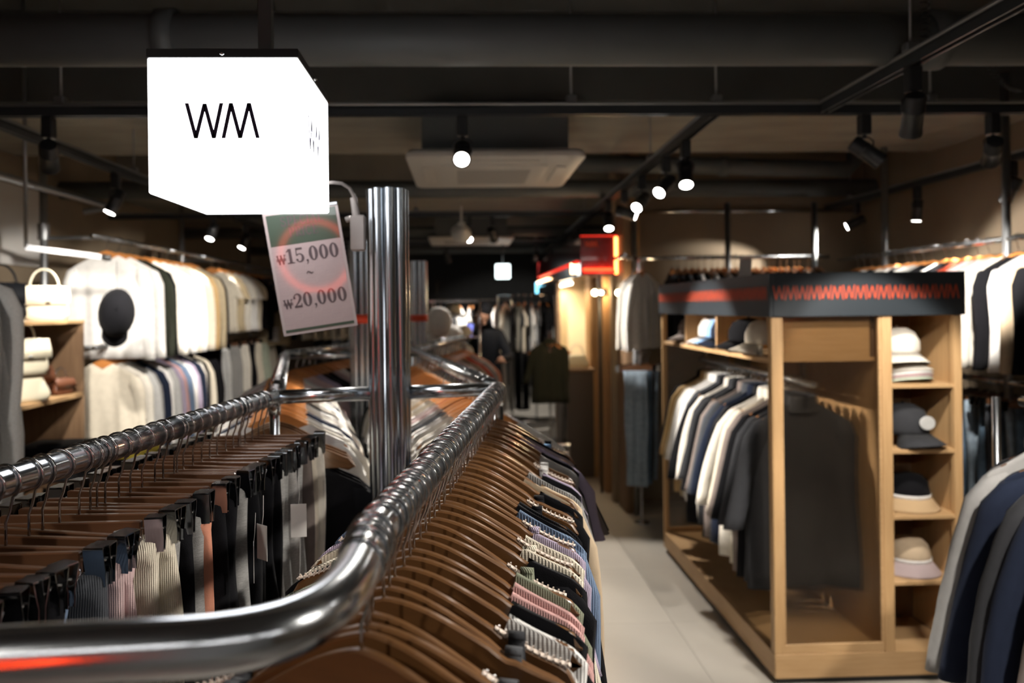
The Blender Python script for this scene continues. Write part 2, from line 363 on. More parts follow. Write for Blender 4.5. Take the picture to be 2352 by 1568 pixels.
def get(kind, fab, var, lod):
    """the meshes of one garment: list of (part name or None, mesh)"""
    key = f'{kind}_{fab}_{var}_{lod}'
    if key in GM: return GM[key]
    nu, nv = (44, 26) if lod else (20, 11)
    F_ = 'fabric_' + fab; out = []
    sd = hash((kind, fab)) % 97 if False else sum(map(ord, kind + fab)) + var * 13
    A = lambda nm, mb: out.append((nm, with_uv(mb.mesh(f'{kind}_{nm or "body"}', F_, True))))
    if kind == 'boat':            # wide neckline knit top
        A(None, cloth(.213, .215, .52, .032, neck=.128 - .006 * var, nd=(.16, .14), seed=sd, nu=nu, nv=nv, folds=.004))
        for s in (1, -1): A('sleeve', sleeve(.212, .16 + .04 * var, .030, .040, .034, .34, sd, s))
    elif kind == 'long':          # knit top with long sleeves
        A(None, cloth(.216, .225, .56, .036, neck=.105, nd=(.12, .05), seed=sd, nu=nu, nv=nv, folds=.005))
        for s in (1, -1): A('sleeve', sleeve(.216, .46, .045, .043, .027, .42, sd + s, s))
    elif kind == 'camisole':
        A(None, cloth(.165, .20, .48, .024, neck=0, seed=sd, nu=nu, nv=nv, drop=-.13, folds=.005, shoulder=lambda x: zsh(.10)))
        for s in (1, -1):
            mb = MB(); c = .135
            for sgn in (1, -1):
                pts = [(s * (c + .002 * k), sgn * (.0065 + .0006 * k), zsh(c) + .002 - .036 * k) for k in range(5)]
                mb.loft([[(x - .009, y, z), (x + .009, y, z), (x + .009, y + sgn * .0015, z), (x - .009, y + sgn * .0015, z)] for x, y, z in pts])
            z = zsh(c) + .0015; rg = []
            for a in range(7):
                an = PI * a / 6; rg.append([(s * c - .009, .0072 * math.cos(an), z + .004 * math.sin(an)), (s * c + .009, .0072 * math.cos(an), z - .001 + .004 * math.sin(an)), (s * c + .009, .0088 * math.cos(an), z - .001 + .0058 * math.sin(an)), (s * c - .009, .0088 * math.cos(an), z + .0058 * math.sin(an))])
            mb.loft(rg); A('strap', mb)
    elif kind == 'shirt':         # background shirt, round neck, long sleeves
        A(None, cloth(.225, .25, .62, .04, neck=.075, nd=(.07, .02), seed=sd, nu=nu, nv=nv, folds=.008))
        for s in (1, -1): A('sleeve', sleeve(.225, .50, .05, .055, .034, .5, sd + s, s))
    elif kind == 'tee':
        A(None, cloth(.215, .235, .58, .032, neck=.08, nd=(.07, .02), seed=sd, nu=nu, nv=nv, folds=.007))
        for s in (1, -1): A('sleeve', sleeve(.215, .15, .05, .055, .05, .4, sd + s, s, m=5))
    elif kind == 'coat':
        A(None, cloth(.235, .262 + .01 * var, .92, .06, neck=.055, nd=(.05, .0), seed=sd, nu=nu, nv=nv, folds=.010))
        for s in (1, -1): A('sleeve', sleeve(.235, .50, .15 if s < 0 else .015, .064, .050, .55, sd + s, s))
        mb = MB(); rings = []
        for j in range(5):
            t = j / 4; z = ZT - .03 + .055 * math.sin(t * 2.2); k_ = .082 - .018 * t
            rings.append([(k_ * math.cos(2 * PI * i / 16), .030 * math.sin(2 * PI * i / 16) * (1.15 - .2 * t), z - .035 * max(0, -math.sin(2 * PI * i / 16)) * (1 - t) - .02 * abs(math.cos(2 * PI * i / 16)) ** 2 * (1 - t)) for i in range(16)])
        rings += [[(x * .9, y * .86, z) for x, y, z in rings[-1]], [(x * .85, y * .8, z) for x, y, z in rings[1]]]
        mb.loft(rings, cap=False); A('collar', mb)
    elif kind == 'hoodie':
        A(None, cloth(.225, .235, .60, .062, neck=.07, nd=(.06, .0), seed=sd, nu=nu, nv=nv, folds=.011))
        for s in (1, -1): A('sleeve', sleeve(.228, .52, .15, .062, .043, .62, sd + s, s, n=16, m=14, bend=.03))
        mb = MB(); rings = []
        for j in range(9):
            a = PI * j / 8 * 1.0; R = .085
            cx, cz_ = R * math.cos(a), ZT - .035 + .055 * math.sin(a); rr = .016 + .014 * math.sin(a)
            rings.append([(cx + rr * math.cos(b) * math.cos(a), rr * math.sin(b) * 1.25 + .012, cz_ + rr * math.cos(b) * math.sin(a)) for b in [2 * PI * i / 10 for i in range(10)]])
        mb.loft(rings, cap=True); A('hood', mb)
    elif kind in ('trousers', 'skirt', 'shorts'):
        L_ = {'trousers': .86, 'skirt': .55, 'shorts': .40}[kind]
        def ws(v):
            z = v * L_
            if z < .036: return .30 + .95 * math.sin(z / .036 * PI * .8) * (1 + .25 * var)
            if z < .05: return .62
            return .62 + .9 * sm((z - .05) / .16)
        A(None, cloth(.145, .165 if kind != 'trousers' else .15, L_, .032, neck=0, seed=sd, nu=nu, nv=int(nv * (1.5 if lod else 1)), shoulder=lambda x: ZB - .036 + .004 * math.sin(x * 60), drop=0, folds=.0055, legs=kind != 'skirt', waist=ws))
    elif kind == 'jeans':
        def wj(v): return 1.0 - .25 * v
        A(None, cloth(.19, .17, .92, .045, neck=0, seed=sd, nu=nu, nv=nv, shoulder=lambda x: ZB - .036, folds=.008, legs=True, waist=wj))
    elif kind == 'halfjeans':     # folded lengthwise: a narrow panel
        A(None, cloth(.095, .08, .90, .05, neck=0, seed=sd, nu=nu, nv=nv, shoulder=lambda x: ZB - .036, folds=.009))
    GM[key] = out; return out
NAMES = {'boat': ('knit_top', 'top'), 'long': ('sweater', 'sweater'), 'camisole': ('camisole', 'camisole'), 'shirt': ('shirt', 'shirt'), 'tee': ('t_shirt', 't-shirt'),
         'coat': ('coat', 'coat'), 'hoodie': ('hoodie', 'hoodie'), 'trousers': ('trousers', 'trousers'), 'skirt': ('skirt', 'skirt'), 'shorts': ('shorts', 'shorts'),
         'jeans': ('jeans', 'jeans'), 'halfjeans': ('jeans', 'jeans')}
C = dict(white=(.78, .765, .74), cream=(.66, .60, .49), ivory=(.74, .70, .62), beige=(.50, .39, .27), tan=(.42, .29, .17), brown=(.13, .075, .04), camel=(.46, .31, .15),
         black=(.0065, .0065, .008), charcoal=(.035, .036, .04), slate=(.06, .065, .075), grey=(.26, .255, .25), 
         navy=(.014, .019, .036), blue=(.13, .18, .27), pink=(.62, .36, .34), lilac=(.40, .34, .45), sage=(.22, .235, .17), olive=(.035, .038, .028), coral=(.55, .24, .16),
         red=(.42, .06, .03), denim=(.10, .15, .21), paledenim=(.24, .30, .36), taupe=(.20, .165, .15), khaki=(.40, .33, .22), silver=(.45, .45, .44), mint=(.55, .62, .50), skyblue=(.25, .42, .68))
C['light grey'] = (.46, .445, .43); C['pale pink'] = (.55, .40, .40); C['dark grey'] = (.075, .078, .085); C['pale denim'] = C.pop('paledenim'); C['sky blue'] = C.pop('skyblue')
C['straw'] = (.52, .36, .2)
cnt = {}
def garment(kind, fab, col, loc, rz, label, group, lod=0, sc=1.0, var=None, rx=0, name=None):
    var = random.randrange(3) if var is None else var
    ps = get(kind, fab, var, lod); nm, ct = NAMES[kind]
    c = C[col]; j = random.uniform(.9, 1.1); c = tuple(min(1, q * j) for q in c)
    root = None
    for pn, me in ps:
        if root is None:
            root = ob(nm, me, None, loc, (rx, 0, rz), c); root.scale = (sc, sc, sc); tag(root, label, ct, group)
        else: ob(pn, me, root, color=c)
    return root
def hanger(loc, rz, label, group, hi=True, woodm='hanger_wood', ry=0, sc=1.0, grips=False):
    o = ob('hanger', HM['hi' if hi else 'lo', woodm], None, loc, (0, ry, rz)); o.scale = (sc, 1, 1); tag(o, label, 'hanger', group)
    ob('hook', HM['hook' if hi else 'hook_lo'], o)
    if grips:
        for s in (1, -1): ob('grip_strip', GR[s], o)
    return o
def clip_hanger(loc, rz, label, group, ry=0, tilt=None, hi=True):
    o = ob('clip_hanger', CB, None, loc, (0, ry, rz)); tag(o, label, 'hanger', group); ob('hook', HM['hook' if hi else 'hook_lo'], o)
    for s in (1, -1):
        ob('rod', CR[s], o); c = ob('clip', CM, o, (s * .138, 0, 0), (0, 0, random.uniform(-.25, .25)))
        if hi: ob('spring', CS, c)
    return o
def rail_run(A, B, n, fn, t0=0.0, t1=1.0, jit=.15, wob=4, flip=0):
    """place n things along the rail from A to B; fn(i, location, heading)"""
    A = Vector(A); B = Vector(B); d = B - A; hd = math.atan2(d.y, d.x) - PI / 2 + flip
    for i in range(n):
        t = t0 + (t1 - t0) * (i + .5 + random.uniform(-jit, jit)) / n
        fn(i, A + d * t, hd + math.radians(random.uniform(-wob, wob)))
# ------------------------------------------------------------------ lights the shop has, and fill lamps added among them
def aim(o, d):
    o.rotation_euler = Vector(d).to_track_quat('-Z', 'Y').to_euler()
def track_spot(x, y, target, label, power=45, z=2.45, on=True, ang=46, col=(1, .93, .84), drop=.05, blend=.35, lens=True):
    t = thing('track_spotlight', label, 'spotlight', (x, y, z - .02), group='black track spotlights')
    mb = MB(); mb.box((-.022, -.022, -.085), (.022, .022, 0), .004); mb.tube([(0, 0, -.08), (0, 0, -.10)], .008, 8); part('adapter', mb, 'black_metal', t, 'auto')
    hz = -.15; d = (Vector(target) - Vector((x, y, z - .02 + hz))).normalized()
    head = ob('lamp_head', None, t, (0, 0, hz)); head.rotation_euler = d.to_track_quat('-Z', 'Y').to_euler()
    mb = MB(); mb.lathe([(.02, .062), (.030, .06), (.034, .052), (.034, .012), (.0355, .010), (.0355, .0), (.034, -.002), (.034, -.060), (.036, -.068), (.036, -.082), (.030, -.082), (.030, -.074)], n=24)
    me = mb.mesh('lamp_head', 'black_metal', 'auto'); D.objects.remove(head); head = ob('lamp_head', me, t, (0, 0, hz)); head.rotation_euler = d.to_track_quat('-Z', 'Y').to_euler()
    mb = MB(); mb.lathe([(.0, -.076), (.0295, -.076), (.0295, -.0815), (0, -.0835)], n=20); part('lens', mb, 'spot_lens' if on else 'lens_off', head, True)
    mb = MB(); mb.tube([(.037, 0, hz), (.038, 0, hz + .04), (.02, 0, hz + .055), (-.02, 0, hz + .055), (-.038, 0, hz + .04), (-.037, 0, hz)], .0035, 6); part('bracket', mb, 'black_metal', t, True)
    if on:
        l = D.lights.new('spot', 'SPOT'); l.energy = power; l.spot_size = math.radians(ang); l.spot_blend = blend; l.shadow_soft_size = .03; l.color = col
        lo = D.objects.new('spot_lamp', l); COL.objects.link(lo); lo.parent = head; lo.location = (0, 0, -.10)
    return t
TY, TY2 = 3.13, 6.62
LW = (-2.5, 5.6, 1.6); RW = (2.95, 4.3, 1.6); CAB = (1.5, 4.2, .9)
PWR = 2.0
def S(x, y, tg, label, power=45, **k): return track_spot(x, y, tg, label, power * PWR, **k)
S(P(1062, 300, TY).x, TY, (-.1, 1.3, 1.2), 'black track spotlight with glowing lens in front of the ceiling air conditioner', 60, ang=38)
S(P(1985, 300, TY).x, TY, (2.95, 2.75, 1.2), 'black track spotlight tilted right with half-seen glowing lens, on the front cross track', 85)
S(P(2280, 300, TY).x, TY, (2.9, 4.5, 1.5), 'black track spotlight seen from behind at the right end of the front cross track', 100)
S(P(112, 300, TY).x, TY, (-2.35, 4.6, 1.3), 'black track spotlight turned away at the left end of the front cross track', 60)
XL = -1.96
def xb(y): return 1.0556 + (y - 3.29) * .0202
S(XL, 4.42, (-2.5, 4.0, .9), 'left track spotlight with glowing lens beside the hanging light box', 28)
S(XL, 6.1, (-2.3, 5.4, .8), 'left track spotlight seen as a small bright dot below the light box', 30)
S(XL, 7.0, (-2.4, 6.6, 1.2), 'left track spotlight farther back with oval glowing lens', 30)
S(-1.0, 3.4, (-.45, 2.7, 1.2), 'added fill spotlight hidden by the light box, aimed at the middle racks', 130, ang=50)  # unseen lamps added behind the light box to brighten racks, wall and cabinet
S(-1.0, 3.75, (-2.3, 5.0, 1.5), 'added fill spotlight hidden by the light box, nearest one', 75, ang=50)
S(-1.0, 4.15, (1.6, 4.1, 1.05), 'added fill spotlight hidden by the light box, aimed at the cabinet', 330, ang=30)
S(-1.0, 4.75, (-2.3, 6.3, 1.5), 'added fill spotlight hidden by the light box, third one', 75, ang=50)
S(-1.0, 5.2, (1.35, 5.8, 1.5), 'added fill spotlight hidden by the light box, farthest one', 260, ang=22)
S(xb(3.9) , 5.6, (.9, 4.2, 0), 'added fill spotlight on the middle track shining on the aisle floor', 55, ang=60)  # added lamp: brightens the floor so it bounces light upwards
for (y, tg, pw, on, lb) in ((3.62, (.75, 2.3, .3), 80, True, 'spotlight on the middle track nearest to the camera, lens lit'),
                     (4.0, (-.05, 3.0, 1.2), 160, True, 'spotlight on the middle track with its dark back towards us, second from the front'),
                     (4.6, (.0, 3.4, 1.1), 65, True, 'spotlight on the middle track with lit lens, third from the front'),
                     (5.15, (2.85, 4.5, 1.6), 150, True, 'spotlight on the middle track tilted right with lit rim, fourth from the front'),
                     (7.6, (1.3, 9, .8), 50, True, 'small lit spotlight on the middle track left of the red sign'),
                     (8.3, (.75, 9.0, 1.2), 90, True, 'small lit spotlight on the middle track farther down the shop'),
                     (10.4, (1.2, 11.6, 1.1), 80, True, 'smallest lit spotlight on the middle track near the back')):
    S(xb(y), y, tg, lb, pw, on=on)
for (px, y, tg, pw, on, lb) in ((1078, TY2, (-.1, 5.0, 1.0), 60, True, 'lit spotlight on the rear cross track beside the ceiling speaker'),
                     (1130, TY2, (.9, 8.6, .8), 60, True, 'dark-looking spotlight on the rear cross track right of the ceiling speaker'),
                     (1462, TY2, (1.35, 5.9, 1.5), 60, True, 'dark spotlight on the rear cross track above the white shirts'),
                     (1872, TY2, (2.3, 6.1, 1.7), 30, False, 'dark spotlight on the rear cross track above the counter-high cabinet header')):
    S(P(px, 500, y).x, y, tg, lb, pw, on=on)
for (px, y, tg, pw, lb) in ((2310, 4.2, (2.95, 4.9, 1.3), 80, 'grey-backed spotlight on the right wall track nearest the frame edge'),
                            (2112, 5.1, (3.0, 5.2, .9), 60, 'spotlight in the middle of the right wall track'), (1992, 5.9, (2.2, 6.25, 1.85), 60, 'spotlight at the far end of the right wall track')):
    S(3.08, y, tg, lb, pw)
for (x, y, tg, pw, lb) in ((-1.2, 9.5, (-1.2, 11, 1.2), 70, 'leftmost small spotlight on the farthest cross track'), (-.2, 9.5, (.2, 10.3, 1.2), 100, 'middle small spotlight on the farthest cross track'), (.9, 9.5, (.9, 12.4, 1.2), 80, 'rightmost small spotlight on the farthest cross track')):
    S(x, y, tg, lb, pw, on=True)
# unseen fill lamps added over and behind the photographer
for n_, (x, y, tg, pw) in enumerate(((1.515, 1.4, (.35, 1.2, 1.1), 50), (1.53, .5, (.1, 1.0, 1.2), 40), (-1.0, -.4, (-.3, 1.2, 1.2), 12), (1.515, 1.65, (1.7, 3.4, .9), 60), (1.52, -.6, (1.6, 1.9, .9), 14), (-1.0, .6, (-2.1, 3.0, 1.3), 30), (1.515, 1.1, (.95, 3.1, 0), 80))):
    S(x, y, tg, f'added fill spotlight out of view above the photographer, {nth(n_ + 1)} of seven', pw)

# ------------------------------------------------------------------ shell
def slab(name, a, b, m): mb = MB(); mb.box(a, b); return struct(name, mb, m)
fl = slab('floor', (-3.2, -2.6, -.12), (3.5, 16.2, -.012), 'floor_joint')
tm = {}
for i in range(11):
    for j in range(23):
        xa, xz = -3.2 + i * .61, min(3.5, -3.2 + (i + 1) * .61); ya = -2.6 + j * .82; yz = min(16.2, ya + .82)
        k = (round(xz - xa, 3), round(yz - ya, 3))
        if k not in tm:
            mb = MB(); mb.box((.0008, .0008, -.012), (k[0] - .0008, k[1] - .0008, 0)); tm[k] = mb.mesh('floor_tile', 'floor_tile')
        ob('floor_tile', tm[k], fl, (xa, ya, 0))
slab('ceiling', (-3.2, -2.6, 3.3), (3.5, 16.2, 3.4), 'black_paint')
slab('wall_left', (-3.3, -2.6, 0), (-3.1, 16.2, 3.3), 'wall_brown'); slab('wall_right', (3.4, -2.6, 0), (3.6, 16.2, 3.3), 'wall_brown')
slab('wall_back', (-3.2, 16.0, 0), (3.5, 16.2, 3.3), 'wall_dark'); slab('wall_front', (-3.2, -2.8, 0), (3.5, -2.6, 3.3), 'wall_pale')
slab('wall_recess', (1.24, 6.40, 0), (3.4, 6.48, 3.3), 'wall_brown')
# soffits and beams across the ceiling
for n_, (a, b, zb, zt, m) in enumerate([(4.35, 5.45, 2.74, 3.3, 'ceiling_concrete'), (1.5, 1.75, 3.1, 3.3, 'ceiling_concrete'), (7.0, 8.2, 2.66, 3.3, 'ceiling_concrete'), (9.8, 10.5, 2.66, 3.3, 'ceiling_concrete'), (12.2, 13.0, 2.66, 3.3, 'wall_dark')]):
    slab('beam', (-3.2, a, zb), (3.5, b, zt), m)
slab('beam', (-3.2, 4.28, 2.80), (3.5, 4.35, 3.3), 'black_paint')
def pipe(pts, r, m, label, name='pipe', n=14, cat='pipe', joints=()):
    mb = MB(); mb.tube(pts, r, n); o = ob(name, mb.mesh(name, m, True)); tag(o, label, cat)
    for (p, q) in joints:
        mb = MB(); mb.tube([p, q], r * 1.18, n); part('coupling', mb, m, o, True)
    return o
z_ = CZ + (705 - 92) / F * 2.6
pipe([(-3.1, 2.6, z_), (3.4, 2.6, z_)], .085, 'duct', 'wide dark duct crossing the ceiling above the hanging light box', 'duct', 22, 'duct', [((-1.0, 2.6, z_), (-.94, 2.6, z_)), ((1.6, 2.6, z_), (1.66, 2.6, z_))])
zz = CZ + (705 - 385) / F * 5.9
pipe([(.9, 5.9, zz + .03), (2.1, 5.9, zz), (3.0, 5.9, zz - .03), (3.1, 5.95, zz + .05), (3.12, 6.0, 3.25)], .065, 'duct', 'insulated grey pipe with a bend behind the air conditioner', joints=[((2.0, 5.9, zz), (2.06, 5.9, zz))])
pipe([(-3.1, 6.05, 2.59), (3.3, 6.05, 2.57)], .07, 'duct', 'straight dark duct below the insulated pipe behind the air conditioner', 'duct', 16, 'duct')
pipe([(-3.1, 8.6, 2.5), (3.3, 8.6, 2.5)], .06, 'duct', 'dark duct crossing the ceiling in the back of the shop', 'duct', 12, 'duct')
pipe([(-3.1, 11.3, 2.5), (3.3, 11.3, 2.5)], .06, 'duct', 'farthest dark duct under the ceiling', 'duct', 12, 'duct')
# lighting tracks
def track(a, b, label, hang=()):
    a = Vector(a); b = Vector(b); d = (b - a); l = d.length; mb = MB()
    mb.box((-.018, 0, -.02), (-.012, l, .016)); mb.box((.012, 0, -.02), (.018, l, .016)); mb.box((-.018, 0, .010), (.018, l, .018))
    o = ob('lighting_track', mb.mesh('lighting_track', 'track_black'), None, a, (0, 0, math.atan2(d.y, d.x) - PI / 2)); tag(o, label, 'track')
    mb = MB(); mb.box((-.011, .01, -.004), (.011, l - .01, .010)); part('conductor', mb, 'black_metal', o)
    mb = MB(); mb.box((-.026, 0, .018), (.026, l, .030), .003); part('channel', mb, 'galvanised', o)
    for h in hang:
        mb = MB(); mb.tube([(0, h, .02), (0, h, 3.3 - a.z)], .005, 6); part('hanging_rod', mb, 'galvanised', o, True)
        mb = MB(); mb.box((-.022, h - .02, .03), (.022, h + .02, .06), .004); part('clamp', mb, 'galvanised', o)
    return o
track((3.4, TY, 2.45), (-3.1, TY, 2.45), 'black lighting track crossing the whole shop behind the light box', (.6, 1.45, 2.35, 2.95, 5.0, 5.9))
track((1.515, -2.4, 2.45), (1.49, TY - .03, 2.45), 'black lighting track running from the upper right corner to the cross track', (1.0, 3.0, 4.9))
track((xb(3.2), TY + .03, 2.45), (xb(14), 14.0, 2.45), 'long black lighting track running down the middle of the shop', (1.2, 3.9, 6, 8))
track((XL, TY + .03, 2.45), (XL, 12.0, 2.45), 'black lighting track running back along the left side', (1.5, 4.2, 7))
track((3.08, 3.4, 2.45), (3.08, TY2 - .03, 2.45), 'black lighting track running back along the right wall', (1.0, 2.6))
track((3.2, TY2, 2.45), (-3.0, TY2, 2.45), 'black lighting track crossing the shop behind the air conditioner', (.6, 1.6, 3.6))
track((-1.0, TY + .03, 2.45), (-1.0, 5.6, 2.45), 'short black track added for fill spotlights hidden behind the light box', (1.0,))  # added out of sight to carry the fill spotlights
track((1.3, 9.5, 2.45), (-1.8, 9.5, 2.45), 'farthest black lighting track crossing the dark rear', (.4, 2.6))
track((-1.0, -2.4, 2.45), (-1.0, 1.0, 2.45), 'short black track added above the photographer for unseen fill spotlights', (1.0, 3.0))  # added out of view, carries fill spotlights only
# coiled cable near the right upper track
mb = MB(); c0 = P(2140, 60, 2.45)
mb.tube([Vector((1.53 + .014 * math.cos(a * .9), 2.48 + .014 * math.sin(a * .9), 2.78 - a * .0032)) for a in range(0, 90)], .003, 5)
tag(ob('coiled_cable', mb.mesh('coiled_cable', 'cable', True)), 'coiled black cable hanging down to the upper right lighting track', 'cable')
mb = MB(); q0 = P(2240, 90, 2.9); q1 = P(2345, 210, 2.9); dd = q1 - q0
mb.tube([q0 + dd * (a / 110) + Vector((.012 * math.cos(a * .9), .012 * math.sin(a * .9), -.05 * math.sin(a / 110 * PI))) for a in range(0, 111)], .003, 5)
tag(ob('coiled_cable', mb.mesh('coiled_cable_long', 'cable', True)), 'long coiled black cable slanting down at the upper right edge', 'cable')
S(1.5, P(2168, 110, 2.5).y, (1.9, 3.6, .8), 'black spotlight under the upper right track beside the coiled cable', power=40)
# air conditioner
a0, a1 = -.30, .665; b0, b1 = 4.07, 5.12
ac = thing('air_conditioner', 'square beige ceiling cassette air conditioner with a mesh grille', 'air conditioner', ((a0 + a1) / 2, (b0 + b1) / 2, 2.445))
hx, hy = (a1 - a0) / 2, (b1 - b0) / 2
def rrect(hx, hy, r, z, n=6, c=(0, 0)):
    out = []
    for cx, cy, a in ((hx - r, hy - r, 0), (-hx + r, hy - r, 90), (-hx + r, -hy + r, 180), (hx - r, -hy + r, 270)):
        out += [(c[0] + cx + r * math.cos(math.radians(a + 90 * k / n)), c[1] + cy + r * math.sin(math.radians(a + 90 * k / n)), z) for k in range(n + 1)]
    return out
mb = MB(); mb.loft([rrect(hx - .02, hy - .02, .04, .05), rrect(hx, hy, .05, .03), rrect(hx, hy, .05, .006), rrect(hx - .012, hy - .012, .045, 0)]); part('fascia', mb, 'ac_white', ac, 'auto')
mb = MB(); mb.loft([rrect(.30, .33, .04, 0), rrect(.30, .33, .04, -.012), rrect(.285, .315, .035, -.017)]); part('grille_frame', mb, 'ac_white', ac, 'auto')
mb = MB()
for k in range(30): y = -.22 + k * .0152; mb.box((-.205, y, -.022), (.205, y + .008, -.016))
g = part('grille', mb, 'ac_grille', ac); g['kind'] = 'stuff'
mb = MB(); mb.box((-.21, -.235, -.0185), (.21, .235, -.0175)); part('filter', mb, 'ac_grille', ac)
for s in (1, -1):
    mb = MB(); mb.box((-.24, s * .42 - .03, -.010), (.24, s * .42 + .03, -.001), .005); part('louver', mb, 'ac_white', ac, 'auto')
    mb = MB(); mb.box((s * .38 - .03, -.26, -.010), (s * .38 + .03, .26, -.001), .005); part('louver', mb, 'ac_white', ac, 'auto')
mb = MB(); mb.box((-.40, -.42, .04), (.40, .42, .28)); part('casing', mb, 'duct', ac)
# second cassette seen edge-on far back, ceiling speaker
ac2 = thing('air_conditioner', 'far ceiling air conditioner seen edge-on as a thin pale strip', 'air conditioner', (.09, 8.9, 2.40))
mb = MB(); mb.loft([rrect(.47, .47, .04, .03), rrect(.48, .48, .05, .02), rrect(.47, .47, .045, 0)]); part('fascia', mb, 'ac_white', ac2, 'auto')
mb = MB(); mb.box((-.3, -.3, -.012), (.3, .3, .001), .004); part('grille', mb, 'ac_grille', ac2); mb = MB(); mb.box((-.4, -.4, .03), (.4, .4, .24)); part('casing', mb, 'duct', ac2)
p = P(1060, 535, 6.4); sp = thing('ceiling_speaker', 'small white horn speaker hung under the rear cross track', 'speaker', p)
mb = MB(); mb.lathe([(.02, .07), (.035, .05), (.05, .02), (.085, 0), (.09, -.01), (.08, -.01), (.03, .02)], n=20); o = part('horn', mb, 'white_plastic', sp, 'auto', rot=(1.1, .5, 0))
mb = MB(); mb.tube([(0, .0, .05), (0, 0, .23)], .01, 8); mb.box((-.03, -.02, .05), (.03, .02, .09), .004); part('bracket', mb, 'white_plastic', sp, 'auto')

# ------------------------------------------------------------------ the hanging light box
lx0, lx1, ly0, ly1, lz0, lz1 = -.604, -.316, 1.50, 1.83, 1.876, 2.139
lb = thing('light_box_sign', 'glowing white cube light box with thin WM lettering hung from the ceiling', 'light box', ((lx0 + lx1) / 2, (ly0 + ly1) / 2, lz0))
ox, oy = (lx0 + lx1) / 2, (ly0 + ly1) / 2; hx, hy, hh = (lx1 - lx0) / 2, (ly1 - ly0) / 2, lz1 - lz0
mb = MB(); mb.box((-hx, -hy, 0), (hx, hy, hh), .003); part('acrylic_case', mb, 'lightbox', lb, 'auto')
mb = MB(); mb.box((-hx - .001, -hy - .001, hh - .001), (hx + .001, hy + .001, hh + .016), .001); part('top_frame', mb, 'black_metal', lb)
for q in ((.0, -hy - .0015, hh + .006), (hx + .0015, .0, hh + .006)):
    mb = MB(); mb.lathe([(.001, -.004), (.005, -.002), (.005, .002), (.001, .004)], q, 12); part('screw', mb, 'chrome', lb, True)
mb = MB(); mb.box((.025, .0, hh + .016), (.053, .028, 3.3 - lz0), .002); part('post', mb, 'duct', lb)
def wm_strokes(w, h, n=1):
    """the zigzag of W then M as a list of polylines in a w by h box"""
    k = lambda *p: [(x * w, y * h) for x, y in p]
    return [k((0, 1), (.125, 0), (.253, .985), (.378, 0), (.49, 1)), k((.513, 0), (.625, 1), (.75, 0), (.88, 1), (1, 0))]
def stroke(mb, pts, w, y0=0, y1=-.0006):
    for (xa, za), (xb_, zb) in zip(pts, pts[1:]):
        mb.poly([(xa - w / 2, za), (xa + w / 2, za), (xb_ + w / 2, zb), (xb_ - w / 2, zb)], y0, y1)
WX, WH = .135, .068
for rot, loc in ((0, (P(429, 238, 1.5).x - ox, -hy - .0004, P(429, 318, 1.5).z - lz0)), (PI / 2, (hx + .0004, -.07, P(429, 318, 1.5).z - lz0))):
    for nm, st in zip(('letter_w', 'letter_m'), wm_strokes(WX, WH)):
        mb = MB(); stroke(mb, st, .0076); part(nm, mb, 'logo_ink', lb, loc=loc, rot=(0, 0, rot))
# ------------------------------------------------------------------ the central zigzag rack: pillars and rails
RZ = 1.425
R0 = Vector((-.0902, .7945, RZ)); R1 = Vector((.0926, 2.1069, RZ)); L1 = Vector((-.4896, 1.9928, RZ)); L0 = Vector((-.6147, 1.0361, RZ))
R2 = Vector((-.2654, 4.034, RZ)); R3 = Vector((-.0035, 5.62, RZ)); L2 = Vector((-.8814, 3.8134, RZ)); L3 = Vector((-.66, 4.9, RZ))
def bez(p0, p1, p2, p3, n):
    return [p0 * (1 - t) ** 3 + p1 * 3 * t * (1 - t) ** 2 + p2 * 3 * t * t * (1 - t) + p3 * t ** 3 for t in [k / n for k in range(n + 1)]]
rd = (R1 - R0).normalized(); ld = (L1 - L0).normalized()
fb0 = G(420, 1487, RZ); fb1 = G(0, 1512, RZ)
near_r = R0 + (R0 - R1).normalized() * .0
bd = (fb1 - fb0).normalized()
curve_r = bez(fb0, fb0 - bd * .13, near_r - rd * .115, near_r, 20)
lend = L0 - ld * .42
fb2 = fb1 + bd * (abs(lend.x - fb1.x) - .10)
curve_l = bez(lend, lend - ld * .10, fb2 - bd * .0 + bd * .05, fb2, 14)
rack = thing('clothes_rack', 'chrome tube clothes rack loop with rounded front corner in the foreground', 'clothes rack', (0, 1.4, 0))
def rpart(name, pts, r, n=20, m='chrome_rail', root=None):
    root = root or rack; mb = MB(); mb.tube([Vector(p) - root.location for p in pts], r, n); return part(name, mb, m, root, 'auto' if n < 12 else True)
rpart('rail', curve_l[::-1][:0] + [L1, L0, lend] + curve_l[1:] + [fb2, fb1, fb0][1:] + curve_r[1:] + [R1], RAIL_R, 28)
PILLARS = [(-.199, 2.05, 1.966, 'nearest chrome pillar of bundled tubes standing inside the rack'), (-.499, 3.75, 1.98, 'second chrome pillar of bundled tubes standing behind the price sign'), (-.29, 5.0, 1.955, 'third chrome pillar of bundled tubes with a red tape band')]
PC = Vector((-.199, 2.05, RZ))
rpart('crossbar', [L1, PC + Vector((-.05, 0, 0))], .0185, 20); rpart('crossbar', [PC + Vector((.05, .01, 0)), R1], .0185, 20)
for q in (L1, R1):
    rpart('upright', [q, Vector((q.x, q.y, 0))], .0125, 14)
    mb = MB(); mb.tube([q - rack.location + Vector((0, 0, -.045)), q - rack.location + Vector((0, 0, .0))], .016, 14); part('collar', mb, 'chrome', rack, True)
rpart('upright', [lend, Vector((lend.x, lend.y, 0))], .0125, 14)
